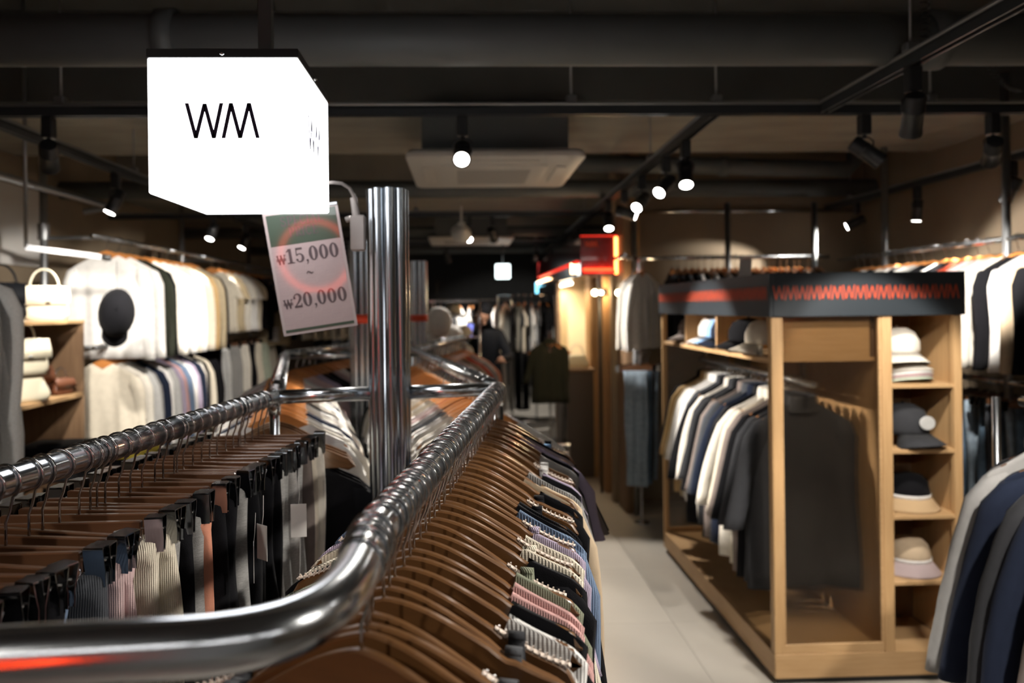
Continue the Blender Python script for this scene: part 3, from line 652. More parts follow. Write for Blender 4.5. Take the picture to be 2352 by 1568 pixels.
for i, (x, y, h, lab) in enumerate(PILLARS):
    t = thing('pillar', lab, 'pillar', (x, y, 0)); t['kind'] = 'thing'
    NB = 8; R = .0405
    mb = MB(); mb.lathe([(.044, 0), (.044, h - .01)], n=20); part('core', mb, 'steel_pillar', t, True)
    for k in range(NB):
        a = 2 * PI * k / NB + .2; cx, cy = R * math.cos(a), R * math.sin(a)
        mb = MB(); mb.lathe([(.012, h), (.0155, h - .002), (.0155, 0), (.012, 0)][::-1], (cx, cy, 0), 16)
        part('tube', mb, 'steel_pillar', t, 'auto')
    mb = MB(); mb.lathe([(.07, 0), (.11, .0), (.11, .006), (.07, .012), (.058, .03)], n=24); part('foot_plate', mb, 'chrome', t, 'auto')
    if i > 0:
        zt_ = 1.60 if i == 1 else 1.585
        mb = MB(); mb.lathe([(.0565, zt_ - .02), (.058, zt_ - .02), (.058, zt_ + .02), (.0565, zt_ + .02)], n=28); part('tape_band', mb, 'tape_red', t, True)
rack2 = thing('clothes_rack', 'middle chrome clothes rack unit zigzagging behind the nearest pillar', 'clothes rack', (-.4, 3.0, 0))
off = Vector((0, 0, .0))
rpart('rail', [R1 + Vector((-.01, .035, 0)), R2], RAIL_R, 18, root=rack2); rpart('rail', [L1 + Vector((0, .035, 0)), L2], RAIL_R, 18, root=rack2)
P2 = Vector((-.499, 3.75, RZ))
rpart('crossbar', [L2, P2 + Vector((-.05, 0, 0))], .0185, 16, root=rack2); rpart('crossbar', [P2 + Vector((.05, .0, 0)), R2], .0185, 16, root=rack2)
rpart('upright', [L2, (L2.x, L2.y, 0)], .0125, 12, root=rack2); rpart('upright', [R2, (R2.x, R2.y, 0)], .0125, 12, root=rack2)
rack3 = thing('clothes_rack', 'farthest chrome unit of the zigzag clothes rack behind the second pillar', 'clothes rack', (-.3, 4.8, 0))
rpart('rail', [L2 + Vector((0, .04, 0)), L3], RAIL_R, 16, root=rack3); rpart('rail', [R2 + Vector((0, .04, 0)), R3], RAIL_R, 16, root=rack3)
P3 = Vector((-.29, 5.0, RZ)); rpart('crossbar', [L3, P3 + Vector((-.05, .0, 0))], .0185, 12, root=rack3); rpart('crossbar', [P3 + Vector((.05, .0, 0)), R3], .0185, 12, root=rack3)
for q in (L3, R3): rpart('upright', [q, (q.x, q.y, 0)], .0125, 12, root=rack3)

# ------------------------------------------------------------------ clamp, gooseneck and price sign
cl = thing('sign_clamp', 'grey plastic clamp with a bent gooseneck holder on the nearest pillar', 'sign holder', (-.268, 1.985, 1.86))
mb = MB(); mb.box((-.020, -.012, -.062), (.018, .014, .03), .004); part('clamp_body', mb, 'putty_plastic', cl, 'auto')
mb = MB(); mb.tube([(-.004, 0, .02), (-.012, 0, .075)], [.011, .009], 12); part('socket', mb, 'putty_plastic', cl, 'auto')
mb = MB(); mb.tube([(-.020, 0, .022), (-.032, 0, .018)], .008, 10); part('screw_knob', mb, 'putty_plastic', cl, 'auto')
bz = Vector(cl.location)
gp = [P(822, 478, 1.985), P(815, 455, 1.975), P(803, 432, 1.95), P(785, 421, 1.925), P(765, 419, 1.905), P(742, 420, 1.90)]
mb = MB(); mb.tube([q - bz for q in gp], .0042, 10); part('gooseneck', mb, 'putty_plastic', cl, True)
SY = 1.93
A_ = P(778, 465, SY - .030); Bq = P(822, 747, SY); Cq = P(652, 773, SY)          # top right, bottom right, bottom left
ur = (Bq - Cq); wS = ur.length; ur.normalize(); uu = (A_ - Bq); hS = uu.length; uu = (uu - ur * uu.dot(ur)).normalized(); un = ur.cross(uu)
sg = ob('price_sign', None); sg.matrix_world = Matrix((ur, uu, un)).transposed().to_4x4(); sg.matrix_world = Matrix.Translation(Cq) @ sg.matrix_world
tag(sg, 'tilted price sign reading 15,000 to 20,000 won hanging from the gooseneck', 'sign'); sg.empty_display_size = .02
mb = MB(); mb.box((0, 0, -.0015), (wS, hS, 0), .0006); part('sleeve', mb, 'sleeve_edge', sg)
m_ = .0075
mb = MB(); mb.box((m_, m_, 0), (wS - m_, hS - m_, .0006)); part('card', mb, 'sign_cream', sg)
hb = hS * .725
mb = MB(); mb.box((m_, hb, .0006), (wS - m_, hS - m_, .0009)); part('green_heading', mb, 'sign_green', sg)
mb = MB(); mb.box((m_, m_, .0006), (wS - m_, m_ + .007, .0009)); part('green_footing', mb, 'sign_green', sg)
mb = MB()                                   # printed basket-weave of fine lines
cs = .0122; ny = int((hb - m_ - .008) / cs); nx = int((wS - 2 * m_) / cs) + 1
for i in range(nx):
    for j in range(ny + 1):
        xx, yy = m_ + i * cs, m_ + .007 + j * cs
        if xx > wS - m_ - .003 or yy > hb - .003: continue
        hor = ((i // 2 + j) % 3) != 0
        for k in range(3):
            if hor: mb.box((xx, min(hb, yy + k * cs / 3), .0006), (min(xx + cs, wS - m_), min(hb, yy + k * cs / 3) + .00035, .00072))
            else: mb.box((min(wS - m_, xx + k * cs / 3), yy, .0006), (min(wS - m_, xx + k * cs / 3) + .00035, min(hb, yy + cs), .00072))
part('line_pattern', mb, 'sign_line', sg)['kind'] = 'stuff'
# slab-serif lettering drawn as strips of varying width on a unit-high body
def ring_glyph(w, tk=.21, tn=.085, n=28):
    o_ = [(w / 2 + w / 2 * math.cos(2 * PI * k / n), .5 + .5 * math.sin(2 * PI * k / n)) for k in range(n)]
    i_ = [(w / 2 + (w / 2 - tk) * math.cos(2 * PI * k / n), .5 + (.5 - tn) * math.sin(2 * PI * k / n)) for k in range(n)]
    return o_, i_
def strip(pts):                              # pts: (x, y, width, direction angle of width)
    return pts
def glyph(mb, ch, x0, y0, s, z):
    """adds one glyph; returns its advance"""
    def rect(xa, ya, xb_, yb): mb.add([(x0 + xa * s, y0 + ya * s, z), (x0 + xb_ * s, y0 + ya * s, z), (x0 + xb_ * s, y0 + yb * s, z), (x0 + xa * s, y0 + yb * s, z)], [(0, 1, 2, 3)])
    def path(pts, ws):
        o = len(mb.v); n = len(pts)
        for i, (x, y) in enumerate(pts):
            xa, ya = pts[max(0, i - 1)]; xb_, yb = pts[min(n - 1, i + 1)]; l = math.hypot(xb_ - xa, yb - ya) or 1
            nx_, ny_ = -(yb - ya) / l, (xb_ - xa) / l; w = ws[i] / 2 if isinstance(ws, list) else ws / 2
            mb.v += [(x0 + (x + nx_ * w) * s, y0 + (y + ny_ * w) * s, z), (x0 + (x - nx_ * w) * s, y0 + (y - ny_ * w) * s, z)]
        for i in range(n - 1): mb.f.append((o + 2 * i, o + 2 * i + 1, o + 2 * i + 3, o + 2 * i + 2))
    def arc(cx, cy, rx, ry, a, b, n=12): return [(cx + rx * math.cos(math.radians(a + (b - a) * k / n)), cy + ry * math.sin(math.radians(a + (b - a) * k / n))) for k in range(n + 1)]
    if ch == '0':
        o_, i_ = ring_glyph(.62); n = len(o_); b = len(mb.v)
        mb.v += [(x0 + x * s, y0 + y * s, z) for x, y in o_ + i_]
        for k in range(n): k2 = (k + 1) % n; mb.f.append((b + k, b + k2, b + n + k2, b + n + k))
        return .70
    if ch == '1': rect(.17, 0, .37, 1); rect(.02, 0, .52, .07); path([(.02, .80), (.12, .86), (.2, .97)], [.06, .09, .1]); return .60
    if ch == '5':
        rect(.08, .86, .52, 1); path([(.11, .98), (.09, .48)], .07); path([(.09, .48)] + arc(.28, .31, .22, .27, 125, -150, 18), [.05] + [.06 + .13 * math.exp(-((k - 9) / 4) ** 2) for k in range(19)]); rect(.03, .12, .17, .26); return .66
    if ch == '2':
        path(arc(.29, .70, .21, .24, 190, -30, 12) + [(.36, .40), (.18, .2), (.06, .05)], [.14, .1, .08, .07, .07, .08, .10, .13, .17, .19, .2, .19, .18, .13, .08, .06]); rect(.04, 0, .56, .15); rect(.50, .0, .56, .28); rect(.03, .62, .17, .75); return .66
    if ch == ',': rect(.05, 0, .2, .14); path([(.17, .06), (.13, -.1), (.05, -.2)], [.08, .06, .02]); return .27
    if ch == '~': path([(.0, .45), (.1, .55), (.2, .5), (.32, .42), (.42, .5)], [.05, .1, .11, .1, .05]); return .5
    if ch == 'w':
        path([(.02, .62), (.15, 0)], .10); path([(.15, 0), (.26, .62)], .05); path([(.26, .62), (.40, 0)], .10); path([(.40, 0), (.52, .62)], .05)
        rect(-.06, .34, .6, .40); rect(-.06, .24, .6, .30); rect(-.05, .60, .12, .65); rect(.2, .60, .34, .65); rect(.45, .60, .6, .65); return .64
    st = {'S': None}
    if ch == 'S': path(arc(.3, .74, .2, .21, 20, 250, 10) + arc(.3, .27, .22, .23, 75, -160, 10), .11); rect(.44, .7, .5, .95); rect(.06, .05, .12, .3); return .64
    if ch in 'PRE': rect(.12, 0, .26, 1); rect(.02, 0, .36, .06); rect(.02, .94, .3, 1)
    if ch in 'PR': path(arc(.36, .72, .18, .24, 90, -90, 10), [.07] + [.13] * 9 + [.07]); rect(.2, .93, .38, 1); rect(.2, .44, .38, .5)
    if ch == 'R': path([(.36, .46), (.56, .03)], .12); rect(.5, 0, .66, .06)
    if ch in 'PR': return .66
    if ch == 'E': rect(.2, .93, .56, 1); rect(.2, .46, .46, .53); rect(.2, 0, .58, .06); rect(.52, .78, .58, 1); rect(.53, 0, .59, .24); rect(.42, .38, .47, .62); return .66
    if ch == 'C': path(arc(.34, .5, .25, .46, 40, 320, 16), .12); rect(.52, .66, .58, .97); rect(.53, .1, .58, .25); return .68
    if ch == 'I': rect(.1, 0, .24, 1); rect(0, 0, .34, .06); rect(0, .94, .34, 1); return .40
    if ch == 'A': path([(.06, 0), (.32, .98)], .06); path([(.32, .98), (.58, 0)], .13); rect(.14, .28, .5, .34); rect(-.04, 0, .18, .06); rect(.45, 0, .7, .06); return .72
    if ch == 'L': rect(.12, 0, .26, 1); rect(.02, 0, .58, .06); rect(.02, .94, .36, 1); rect(.52, 0, .59, .26); return .64
    return .3
def text(name, tx, s, cx, y, won=False, parent=None, m='sign_ink'):
    mb = MB(); x = 0
    for ch in tx: x += glyph(mb, ch, x, 0, s, 0) * s if ch != 'w' else glyph(mb, ch, x, 0, s, 0) * s * 1.0
    o = ob(name, None); me = D.meshes.new(name); me.from_pydata([(vx - x / 2, vy, vz) for vx, vy, vz in mb.v], [], mb.f); me.materials.append(MAT[m])
    D.objects.remove(o); o = ob(name, me, parent, (cx, y, .0012)); return o
text('price_lettering', 'w15,000', .0285 * 1.27, wS * .51, hS * .575, parent=sg); text('tilde', '~', .040, wS * .5, hS * .42, parent=sg)
text('price_lettering', 'w20,000', .0285 * 1.27, wS * .51, hS * .215, parent=sg)
text('heading_lettering', 'SPECIAL', .024, wS * .5, hS * .875, parent=sg); text('heading_lettering', 'PRICE', .024, wS * .5, hS * .785, parent=sg)
mb = MB(); mb.box((wS - .05, hS - .004, -.003), (wS, hS + .004, .003), .001); part('metal_strip', mb, 'clip_metal', sg, 'auto')
mb = MB(); q = Vector((wS - .022, hS + .034, 0)); mb.tube([q + Vector((.006 * math.cos(a / 10 * 2 * PI), .017 * math.sin(a / 10 * 2 * PI), 0)) for a in range(11)], .0016, 6); mb.tube([(wS - .022, hS + .016, 0), (wS - .022, hS + .003, 0)], .003, 8); part('swivel_hook', mb, 'chrome', sg, True)

# ------------------------------------------------------------------ red neon ring behind the photographer (the thing mirrored in the sign and pillars)
nr = thing('neon_ring_sign', 'red neon ring sign on a dark backing board behind the photographer', 'neon sign', (0, 0, 0))
pc = P(728, 588, SY); din = (pc - Vector((0, 0, CZ))).normalized(); rfl = din - un * 2 * din.dot(un); npos = pc + rfl * 2.6
mb = MB(); mb.tube([(.20 * math.cos(2 * PI * k / 40), 0, .20 * math.sin(2 * PI * k / 40)) for k in range(41)], .017, 8); part('neon_tube', mb, 'neon_red', nr, True)
mb = MB(); mb.box((-.30, -.04, -.30), (.30, -.02, .30), .004); part('backing_board', mb, 'black_metal', nr)
mb = MB(); mb.tube([(0, -.03, .29), (0, -.03, 3.3 - npos.z)], .008, 8); part('hanging_rod', mb, 'black_metal', nr)
nr.location = npos
NEON_POS = npos

# ------------------------------------------------------------------ the display cabinet on the right
FY, BY = 3.27, 5.12; X0, X1, XM = 1.325, 2.165, 1.805
cb = thing('display_cabinet', 'plywood display cabinet with fluted glass and charcoal header striped in orange zigzag', 'cabinet', (X0, FY, 0))
def cbox(name, a, b, m, ch=.002, parent=None):
    mb = MB(); mb.box((a[0] - X0, a[1] - FY, a[2]), (b[0] - X0, b[1] - FY, b[2]), ch); return part(name, mb, m, parent or cb)
HZ0, HZ1, PZ = 1.592, 1.782, .135
cbox('plinth', (X0 + .02, FY + .02, 0), (X1 - .02, BY - .02, .05), 'black_metal'); cbox('base_board', (X0, FY, .03), (X1, FY + .022, PZ), 'ply')
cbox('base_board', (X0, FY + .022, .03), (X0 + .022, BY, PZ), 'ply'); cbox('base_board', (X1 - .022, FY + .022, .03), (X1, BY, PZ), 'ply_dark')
cbox('platform', (X0 + .022, FY + .022, PZ - .022), (X1 - .022, BY, PZ - .001), 'ply')
for (x, y, w, d_) in ((X0, FY, .042, .045), (X0, BY - .035, .03, .035), (XM + .005, FY, .045, .03), (X1 - .035, FY, .035, .03), (XM - .03, BY - .035, .03, .035), (X1 - .035, BY - .035, .035, .035)):
    cbox('post', (x, y, PZ), (x + w, y + d_, HZ0), 'ply_vertical')
cbox('header_side', (X0 - .012, FY - .012, HZ0), (X0 + .004, BY + .012, HZ1), 'header_charcoal'); cbox('header_front', (X0 + .004, FY - .012, HZ0), (X1 + .012, FY + .004, HZ1), 'header_charcoal')
cbox('header_side', (X1 - .004, FY + .004, HZ0), (X1 + .012, BY + .012, HZ1), 'header_charcoal'); cbox('top_board', (X0 + .004, FY + .004, HZ0 + .02), (X1 - .004, BY, HZ0 + .04), 'ply')
def zig(name, length, loc, rz, hgt=.062, per=.102):
    n = int(length / per); mb = MB()
    for k in range(n):
        for st in wm_strokes(per, hgt):
            stroke(mb, [(x + k * per, z) for x, z in st], .0052, 0, -.0008)
    o = part(name, mb, 'header_orange', cb, loc=loc, rot=(0, 0, rz)); return o
zig('zigzag_lettering', X1 - X0 + .01, (0.005, -.0125, 1.665), 0); zig('zigzag_lettering', BY - FY, (-.0125, BY - FY, 1.665), -PI / 2)
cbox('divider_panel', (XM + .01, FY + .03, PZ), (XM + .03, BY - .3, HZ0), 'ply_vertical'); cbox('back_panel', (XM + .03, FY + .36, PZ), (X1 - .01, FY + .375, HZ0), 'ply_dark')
cbox('side_panel', (X1 - .018, FY + .03, PZ), (X1, BY - .03, HZ0), 'ply_vertical')
for z in (1.293, 1.008, .722, .436): cbox('shelf', (XM + .03, FY + .004, z - .018), (X1 - .018, FY + .36, z), 'ply')
CUB = 1.41
cbox('cubby_floor', (X0 + .02, FY + .06, CUB - .018), (XM + .01, BY - .02, CUB), 'ply'); cbox('cubby_floor_edge', (X0 + .006, FY + .05, CUB - .02), (X0 + .02, BY - .035, CUB), 'ply')
for y in (4.05, 4.62): cbox('cubby_divider', (X0 + .02, y, CUB), (XM + .01, y + .016, HZ0), 'ply_vertical')
cbox('cubby_back', (XM - .005, FY + .06, CUB), (XM + .009, BY - .02, HZ0), 'ply_dark'); cbox('cubby_end', (X0 + .06, FY + .05, CUB - .018), (XM - .02, FY + .062, HZ0), 'ply')
def pane(xa, xb_, za, zb, name='fluted_pane'):
    mb = MB(); n = int((xb_ - xa) / .0026); fr = []; bk = []
    for k in range(n + 1):
        x = (xb_ - xa) * k / n; fr.append((x, -.0012 * (k % 2))); bk.append((x, .004))
    o = len(mb.v); rows = fr + bk[::-1]
    mb.loft([[(x, y, za) for x, y in rows], [(x, y, zb) for x, y in rows]], cap=True); return mb
mb = pane(X0 + .05, XM + .0, PZ + .04, HZ0 - .003); part('fluted_pane', mb, 'fluted_glass', cb, loc=(.05, .012, 0))
mb = pane(X0 + .035, XM - .03, PZ + .03, CUB - .02); part('fluted_pane', mb, 'fluted_glass', cb, loc=(.035, BY - FY - .02, 0))
for (a, b) in (((X0 + .042, FY + .004, PZ), (XM + .005, FY + .028, PZ + .04)), ((X0 + .042, FY + .004, PZ + .04), (X0 + .052, FY + .026, HZ0)), ((XM - .007, FY + .004, PZ + .04), (XM + .005, FY + .026, HZ0)), ((X0 + .03, BY - .03, PZ), (XM - .03, BY - .01, PZ + .03))):
    cbox('pane_frame', a, b, 'ply')
ra, rb = Vector((1.565, 3.38, 1.285)), Vector((1.565, 5.04, 1.285))
mb = MB(); mb.tube([ra - cb.location, rb - cb.location], .016, 16); part('hanging_rail', mb, 'chrome_rail', cb, True)
for y in (3.5, 4.94):
    mb = MB(); mb.box((1.555 - X0, y - FY - .012, 1.285), (1.575 - X0, y - FY + .012, CUB - .018)); part('rail_bracket', mb, 'chrome', cb)
# ------------------------------------------------------------------ foreground right rail: wooden hangers and knit tops
seq = [('camisole', 'plain', 'dark grey'), ('camisole', 'plain', 'dark grey'), ('camisole', 'plain', 'charcoal'), ('boat', 'widerib', 'white'), ('boat', 'plain', 'black'), ('boat', 'rib', 'pink'), ('boat', 'rib', 'pink'),
       ('boat', 'rib', 'sage'), ('camisole', 'rib', 'sage'), ('boat', 'plain', 'black'), ('boat', 'widerib', 'cream'), ('camisole', 'rib', 'cream'), ('boat', 'widerib', 'cream'), ('boat', 'rib', 'lilac'), ('camisole', 'rib', 'lilac'),
       ('long', 'widerib', 'blue'), ('long', 'plain', 'black'), ('long', 'rib', 'black'), ('camisole', 'plain', 'black'), ('camisole', 'plain', 'black'), ('boat', 'plain', 'black'), ('long', 'plain', 'beige'), ('boat', 'plain', 'beige'),
       ('long', 'widerib', 'grey'), ('boat', 'plain', 'black'), ('boat', 'plain', 'lilac'), ('camisole', 'plain', 'white'), ('camisole', 'plain', 'white'), ('camisole', 'plain', 'white'), ('boat', 'plain', 'grey'), ('boat', 'rib', 'taupe'),
       ('boat', 'plain', 'black'), ('tee', 'plain', 'lilac'), ('tee', 'plain', 'taupe'), ('tee', 'plain', 'black'), ('camisole', 'plain', 'sky blue'), ('camisole', 'plain', 'black'), ('boat', 'rib', 'ivory'), ('boat', 'rib', 'white'), ('boat', 'plain', 'silver')]
WORD = {'boat': 'wide-necked knit top', 'long': 'long-sleeved knit', 'camisole': 'strappy top', 'tee': 't-shirt', 'shirt': 'shirt', 'coat': 'coat', 'hoodie': 'hoodie', 'trousers': 'trousers', 'skirt': 'skirt', 'shorts': 'shorts', 'jeans': 'jeans', 'halfjeans': 'jeans'}
FW = {'widerib': 'wide-ribbed', 'rib': 'ribbed', 'plain': 'plain', 'marl': 'flecked', 'denim': 'denim', 'satin': 'smooth'}
NH = 39
gi = [0]
def has(i): return i == 0 or (i * 37) // NH != ((i - 1) * 37) // NH
def gripnext(i):
    k = gi[0]; return k >= len(seq) or (seq[k][0] == 'camisole' and k % 3 != 1)
def right_item(i, loc, hd):
    big = i
    lab = f'brown wooden hanger, {nth(i + 1)} from the front corner on the right chrome rail'
    hanger(loc, hd, lab, 'wooden hangers on the foreground right rail', ry=math.radians(random.uniform(-1.5, 1.5)), sc=random.uniform(.97, 1.03), grips=gripnext(i))
    if has(i):
        k = gi[0]; gi[0] += 1
        if k < len(seq):
            kd, fb, cn = seq[k]
            garment(kd, fb, cn, loc, hd, f'{cn} {FW[fb]} {WORD[kd]}, {nth(k + 1)} garment from the front on the right rail', 'tops on the foreground right rail', lod=1)
A0 = R0 - rd * .04; rail_run(A0, R1 - rd * .02, NH, right_item, 0.0, 1.0, wob=4.5, jit=.3)
# three hangers around the bend, turned towards the camera
for k, (t, a) in enumerate(((17, -6), (16, -16), (14, -22))):
    q = curve_r[t]; hd = math.radians(a)
    hanger(q, hd, ['upright wooden hanger at the start of the bend', 'wooden hanger on the bend, middle of the three largest', 'largest wooden hanger, closest to the camera on the bend'][k], 'wooden hangers on the foreground right rail')
    garment('camisole', 'plain', 'dark grey', q, hd, ['dark grey strappy top on the bend, farther one', 'dark grey strappy top on the bend, middle one', 'dark grey strappy top closest to the camera'][k], 'tops on the foreground right rail', lod=1)
# ------------------------------------------------------------------ foreground left rail: clip hangers with skirts and trousers
pseq = ['trousers plain black', 'skirt plain ivory', 'trousers plain black', 'trousers plain black', 'trousers plain black', 'skirt plain black', 'skirt rib blue', 'trousers rib slate', 'skirt rib blue', 'skirt rib pale pink', 'skirt rib pale pink', 'skirt rib cream', 'skirt rib cream',
        'trousers marl grey', 'trousers plain black', 'trousers marl grey', 'trousers plain coral', 'trousers plain black', 'skirt plain black', 'trousers plain black', 'trousers marl grey', 'trousers plain black', 'trousers plain black', 'skirt plain black', 'trousers plain black',
        'trousers marl silver', 'trousers marl silver', 'trousers plain black', 'trousers marl light grey', 'trousers marl silver', 'trousers plain taupe', 'trousers plain cream', 'trousers plain ivory']
NP = len(pseq)
def left_item(i, loc, hd):
    hd += random.uniform(-.15, .15)
    clip_hanger(loc, hd, f'brown wooden bar hanger with metal clips, {nth(i + 1)} from the front on the left rail', 'clip hangers on the foreground left rail')
    kd, fb, *cn = pseq[i].split(); cn = ' '.join(cn)
    garment(kd, fb, cn, loc, hd, f'{cn} {FW[fb]} {kd} clipped up, {nth(i + 1)} garment from the front on the left rail', 'skirts and trousers on the foreground left rail', lod=1, sc=1.0)
La = L0 - ld * .30
rail_run(La, L1 - ld * .05, NP, left_item, 0, 1, wob=2)
def spare(i, loc, hd): 
    clip_hanger(loc, hd + random.uniform(-.2, .2), f'empty brown bar hanger between the clothes, {nth(i + 1)} spare from the front on the left rail', 'spare clip hangers on the left rail')
rail_run(La, L1 - ld * .05, 4, spare, .04, .98)
# swing tags
for i, (px, py, Y, c) in enumerate(((602, 1245, 1.42, 'first'), (686, 1195, 1.5, 'second'), (583, 1290, 1.35, 'third'))):
    p = P(px, py, Y); t = thing('price_tag', f'white paper swing tag hanging on the light grey trousers, {["left", "right", "thin edge-on"][i]} one', 'tag', p, rz=[-.7, .1, -1.3][i])
    mb = MB(); mb.box((-.015, -.0004, -.032), (.015, .0004, .032)); part('card', mb, 'paper', t)
    mb = MB(); mb.tube([(0, 0, .030), (.002, .002, .05), (0, .004, .085)], .0004, 4); part('string', mb, 'paper', t)
# black jackets closing the left rail
for i in range(3):
    q = L1 + (L2 - L1).normalized() * (.02 + i * .045)
    hanger(q, .12, f'wooden hanger with a black jacket beside the left rail joint, {nth(i + 1)} of three', 'hangers at the rail joint', hi=False)
    garment('long', 'plain', 'black', q + Vector((0, 0, -.045)), .12, f'black jacket beside the left rail joint, {nth(i + 1)} of three', 'black jackets at the rail joint', sc=1.15)
# ------------------------------------------------------------------ generic rows
def row(A, B, items, where, grp, hw='hanger_wood_orange', t0=0, t1=1, sc=1.0, hang=True, jit=.2, dz=0, wob=5, flip=0, every=1, end='near end', clip=False):
    n = len(items)
    def fn(i, loc, hd):
        if hang and not clip: hanger(loc, hd, f'hanger of the {nth(i + 1)} garment from the {end} {where}', 'hangers ' + grp, hi=False, woodm=hw)
        if clip: clip_hanger(loc, hd, f'hanger of the {nth(i + 1)} garment from the {end} {where}', 'hangers ' + grp, hi=False)
        it = items[i]
        if it:
            kd, fb, *cn = it.split(); cn = ' '.join(cn)
            garment(kd, fb, cn, loc + Vector((0, 0, dz)), hd, f'{cn} {WORD[kd]}, {nth(i + 1)} from the {end} {where}', grp, sc=sc)
    rail_run(A, B, n, fn, t0, t1, jit=jit, wob=wob, flip=flip)
def its(kd, fb, cols): return [f'{kd} {fb} {c.strip()}' for c in cols.split(',')]
row(R1 + (R2 - R1) * .05, R2, its('tee', 'plain', 'ivory,white,ivory,white,white,dark grey,white,pale pink,white,cream,white,beige,white,ivory,grey,white,ivory,white,pink,white,cream,white,white,ivory,black,white,ivory,white,cream,white'), 'on the right middle rail', 'tops on the right middle rail', wob=3, jit=.3)
row(L1 + (L2 - L1) * .13, L2, its('tee', 'plain', 'white,ivory,white,white,navy,white,ivory,white,white,black,ivory,white,white,ivory,white,navy,white,white,ivory,white,pale pink,white,ivory,white,silver,white'), 'on the left middle rail', 'tops on the left middle rail', wob=3, jit=.3)
row(L2 + (L3 - L2) * .08, L3, its('tee', 'plain', 'pale pink,lilac,black,black,pale pink,ivory,black,grey,lilac,black,grey,ivory'), 'on the far left zigzag rail', 'tops on the far left zigzag rail', wob=3)
row(R2 + (R3 - R2) * .1, R3, its('tee', 'plain', 'grey,lilac,silver,blue,lilac,grey,grey,pale pink,ivory,brown,beige,red,coral,grey,ivory,coral'), 'on the far right zigzag rail', 'tops on the far right zigzag rail', wob=3)
# ------------------------------------------------------------------ cabinet contents
cc = 'charcoal,charcoal,black,taupe,cream,ivory,black,navy,slate,taupe,black,charcoal,ivory,black,slate,white,white,khaki,camel,black'.split(',')
n = len(cc)
for i, c in enumerate(cc):
    t = (i + .5) / n; q = Vector((1.565, 3.47 + (4.96 - 3.47) * t ** 1.02, 1.285)); hd = math.radians(random.uniform(-6, 6) - 4)
    hanger(q, hd, f'wooden hanger in the display cabinet, {nth(i + 1)} from the glass front', 'hangers in the display cabinet', hi=False, woodm='hanger_wood_orange')
    s_ = .95 if i < 4 else .88 + .06 * random.random()
    if i > 13: s_ = .82
    garment('coat', 'plain' if i % 3 else 'satin', c, q + Vector((0, 0, .055 * s_ - .055)), hd, f'{c} coat hung in the display cabinet, {nth(i + 1)} from the glass front', 'coats in the display cabinet', sc=s_)
def cap(loc, rz, col, label, brim=1, group=None, sc=1.0, patch=None, rot=None):
    t = thing('cap', label, 'hat', loc, rz, group, rot); t.scale = (sc,) * 3; c = C[col]
    mb = MB(); mb.lathe([(.088, 0), (.092, .02), (.09, .055), (.072, .095), (.04, .115), (.004, .12)], n=22, sy=1.12); o = part('crown', mb, 'fabric_plain', t, True, color=c)
    mb = MB(); rg = []
    for k in range(13):
        a = -PI / 2 + (k - 6) / 6 * (1.05 if brim == 1 else .8); r1 = .088; r2 = .088 + .072 * brim * math.cos((k - 6) / 6 * 1.45) ** .6 if abs(k - 6) < 6 else .09
        dz = -.040 + .028 * (1 - (abs(k - 6) / 6) ** 2) - .012
        rg.append([(r1 * math.cos(a), r1 * 1.12 * math.sin(a), .006), (r2 * math.cos(a), r2 * 1.12 * math.sin(a), dz), (r2 * math.cos(a), r2 * 1.12 * math.sin(a), dz - .003), (r1 * math.cos(a), r1 * 1.12 * math.sin(a), .001)])
    mb.loft(rg); part('brim', mb, 'fabric_plain', t, True, color=c)
    mb = MB(); mb.lathe([(.001, .118), (.006, .121), (.005, .126), (.001, .127)], n=8); part('button', mb, 'fabric_plain', t, True, color=c)
    if patch:
        mb = MB(); mb.lathe([(.001, -.002), (.036, -.002), (.038, 0), (.036, .002), (.001, .003)], n=24, sy=.72); part('embroidered_badge', mb, 'fabric_plain', t, 'auto', (.01, -.113, .052), (PI / 2 - .12, 0, 0), C['silver'])
    return t
def bucket(loc, label, crown, brim, cm='fabric_plain', bm_='straw', band='white', sc=1.0, group=None):
    t = thing('bucket_hat', label, 'hat', loc, .2, group); t.scale = (sc,) * 3
    mb = MB(); mb.lathe([(.098, .055), (.094, .085), (.084, .125), (.06, .15), (.02, .16), (.003, .161)], n=24); part('crown', mb, cm, t, True, color=C[crown])
    mb = MB(); mb.lathe([(.099, .05), (.1, .068), (.0985, .07), (.097, .05)], n=24); part('band', mb, 'fabric_plain', t, True, color=C[band])
    mb = MB(); mb.lathe([(.098, .055), (.112, .035), (.135, .006), (.139, .0), (.134, .001), (.095, .05)], n=28); part('brim', mb, bm_, t, True, color=C[brim])
    return t
hx_ = XM + .170; hy_ = FY + .17
z = 1.293
for k, (c, lb) in enumerate((('mint', 'pale mint cap'), ('pale pink', 'peach cap'), ('white', 'white cap'), ('ivory', 'ivory cap'))):
    cap((hx_ + .01, hy_ + .02, z + .048 + k * .013), .15, c, f'{lb} in the stack on the top cabinet shelf', sc=.98)
cap((hx_, hy_, z + .125), -.1, 'ivory', 'off-white cap topmost of the stack on the top cabinet shelf', sc=1.0)
cap((hx_ + .01, hy_ - .02, 1.008 + .052), .25, 'charcoal', 'charcoal cap with a pale oval embroidered badge on the second cabinet shelf', patch=True, sc=1.12)
bucket((hx_ + .03, hy_ - .02, .724), 'black bucket hat with white band and straw brim on the third cabinet shelf', 'black', 'straw', sc=.95)
bucket((hx_ + .03, hy_ - .02, .438), 'pale pink bucket hat with lilac straw brim on the lowest cabinet shelf', 'beige', 'straw', bm_='straw_lilac', sc=.95)
cap((1.46, 4.82, CUB + .05), -PI / 2 + .3, 'taupe', 'brown cap in the farthest upper cubby of the cabinet')
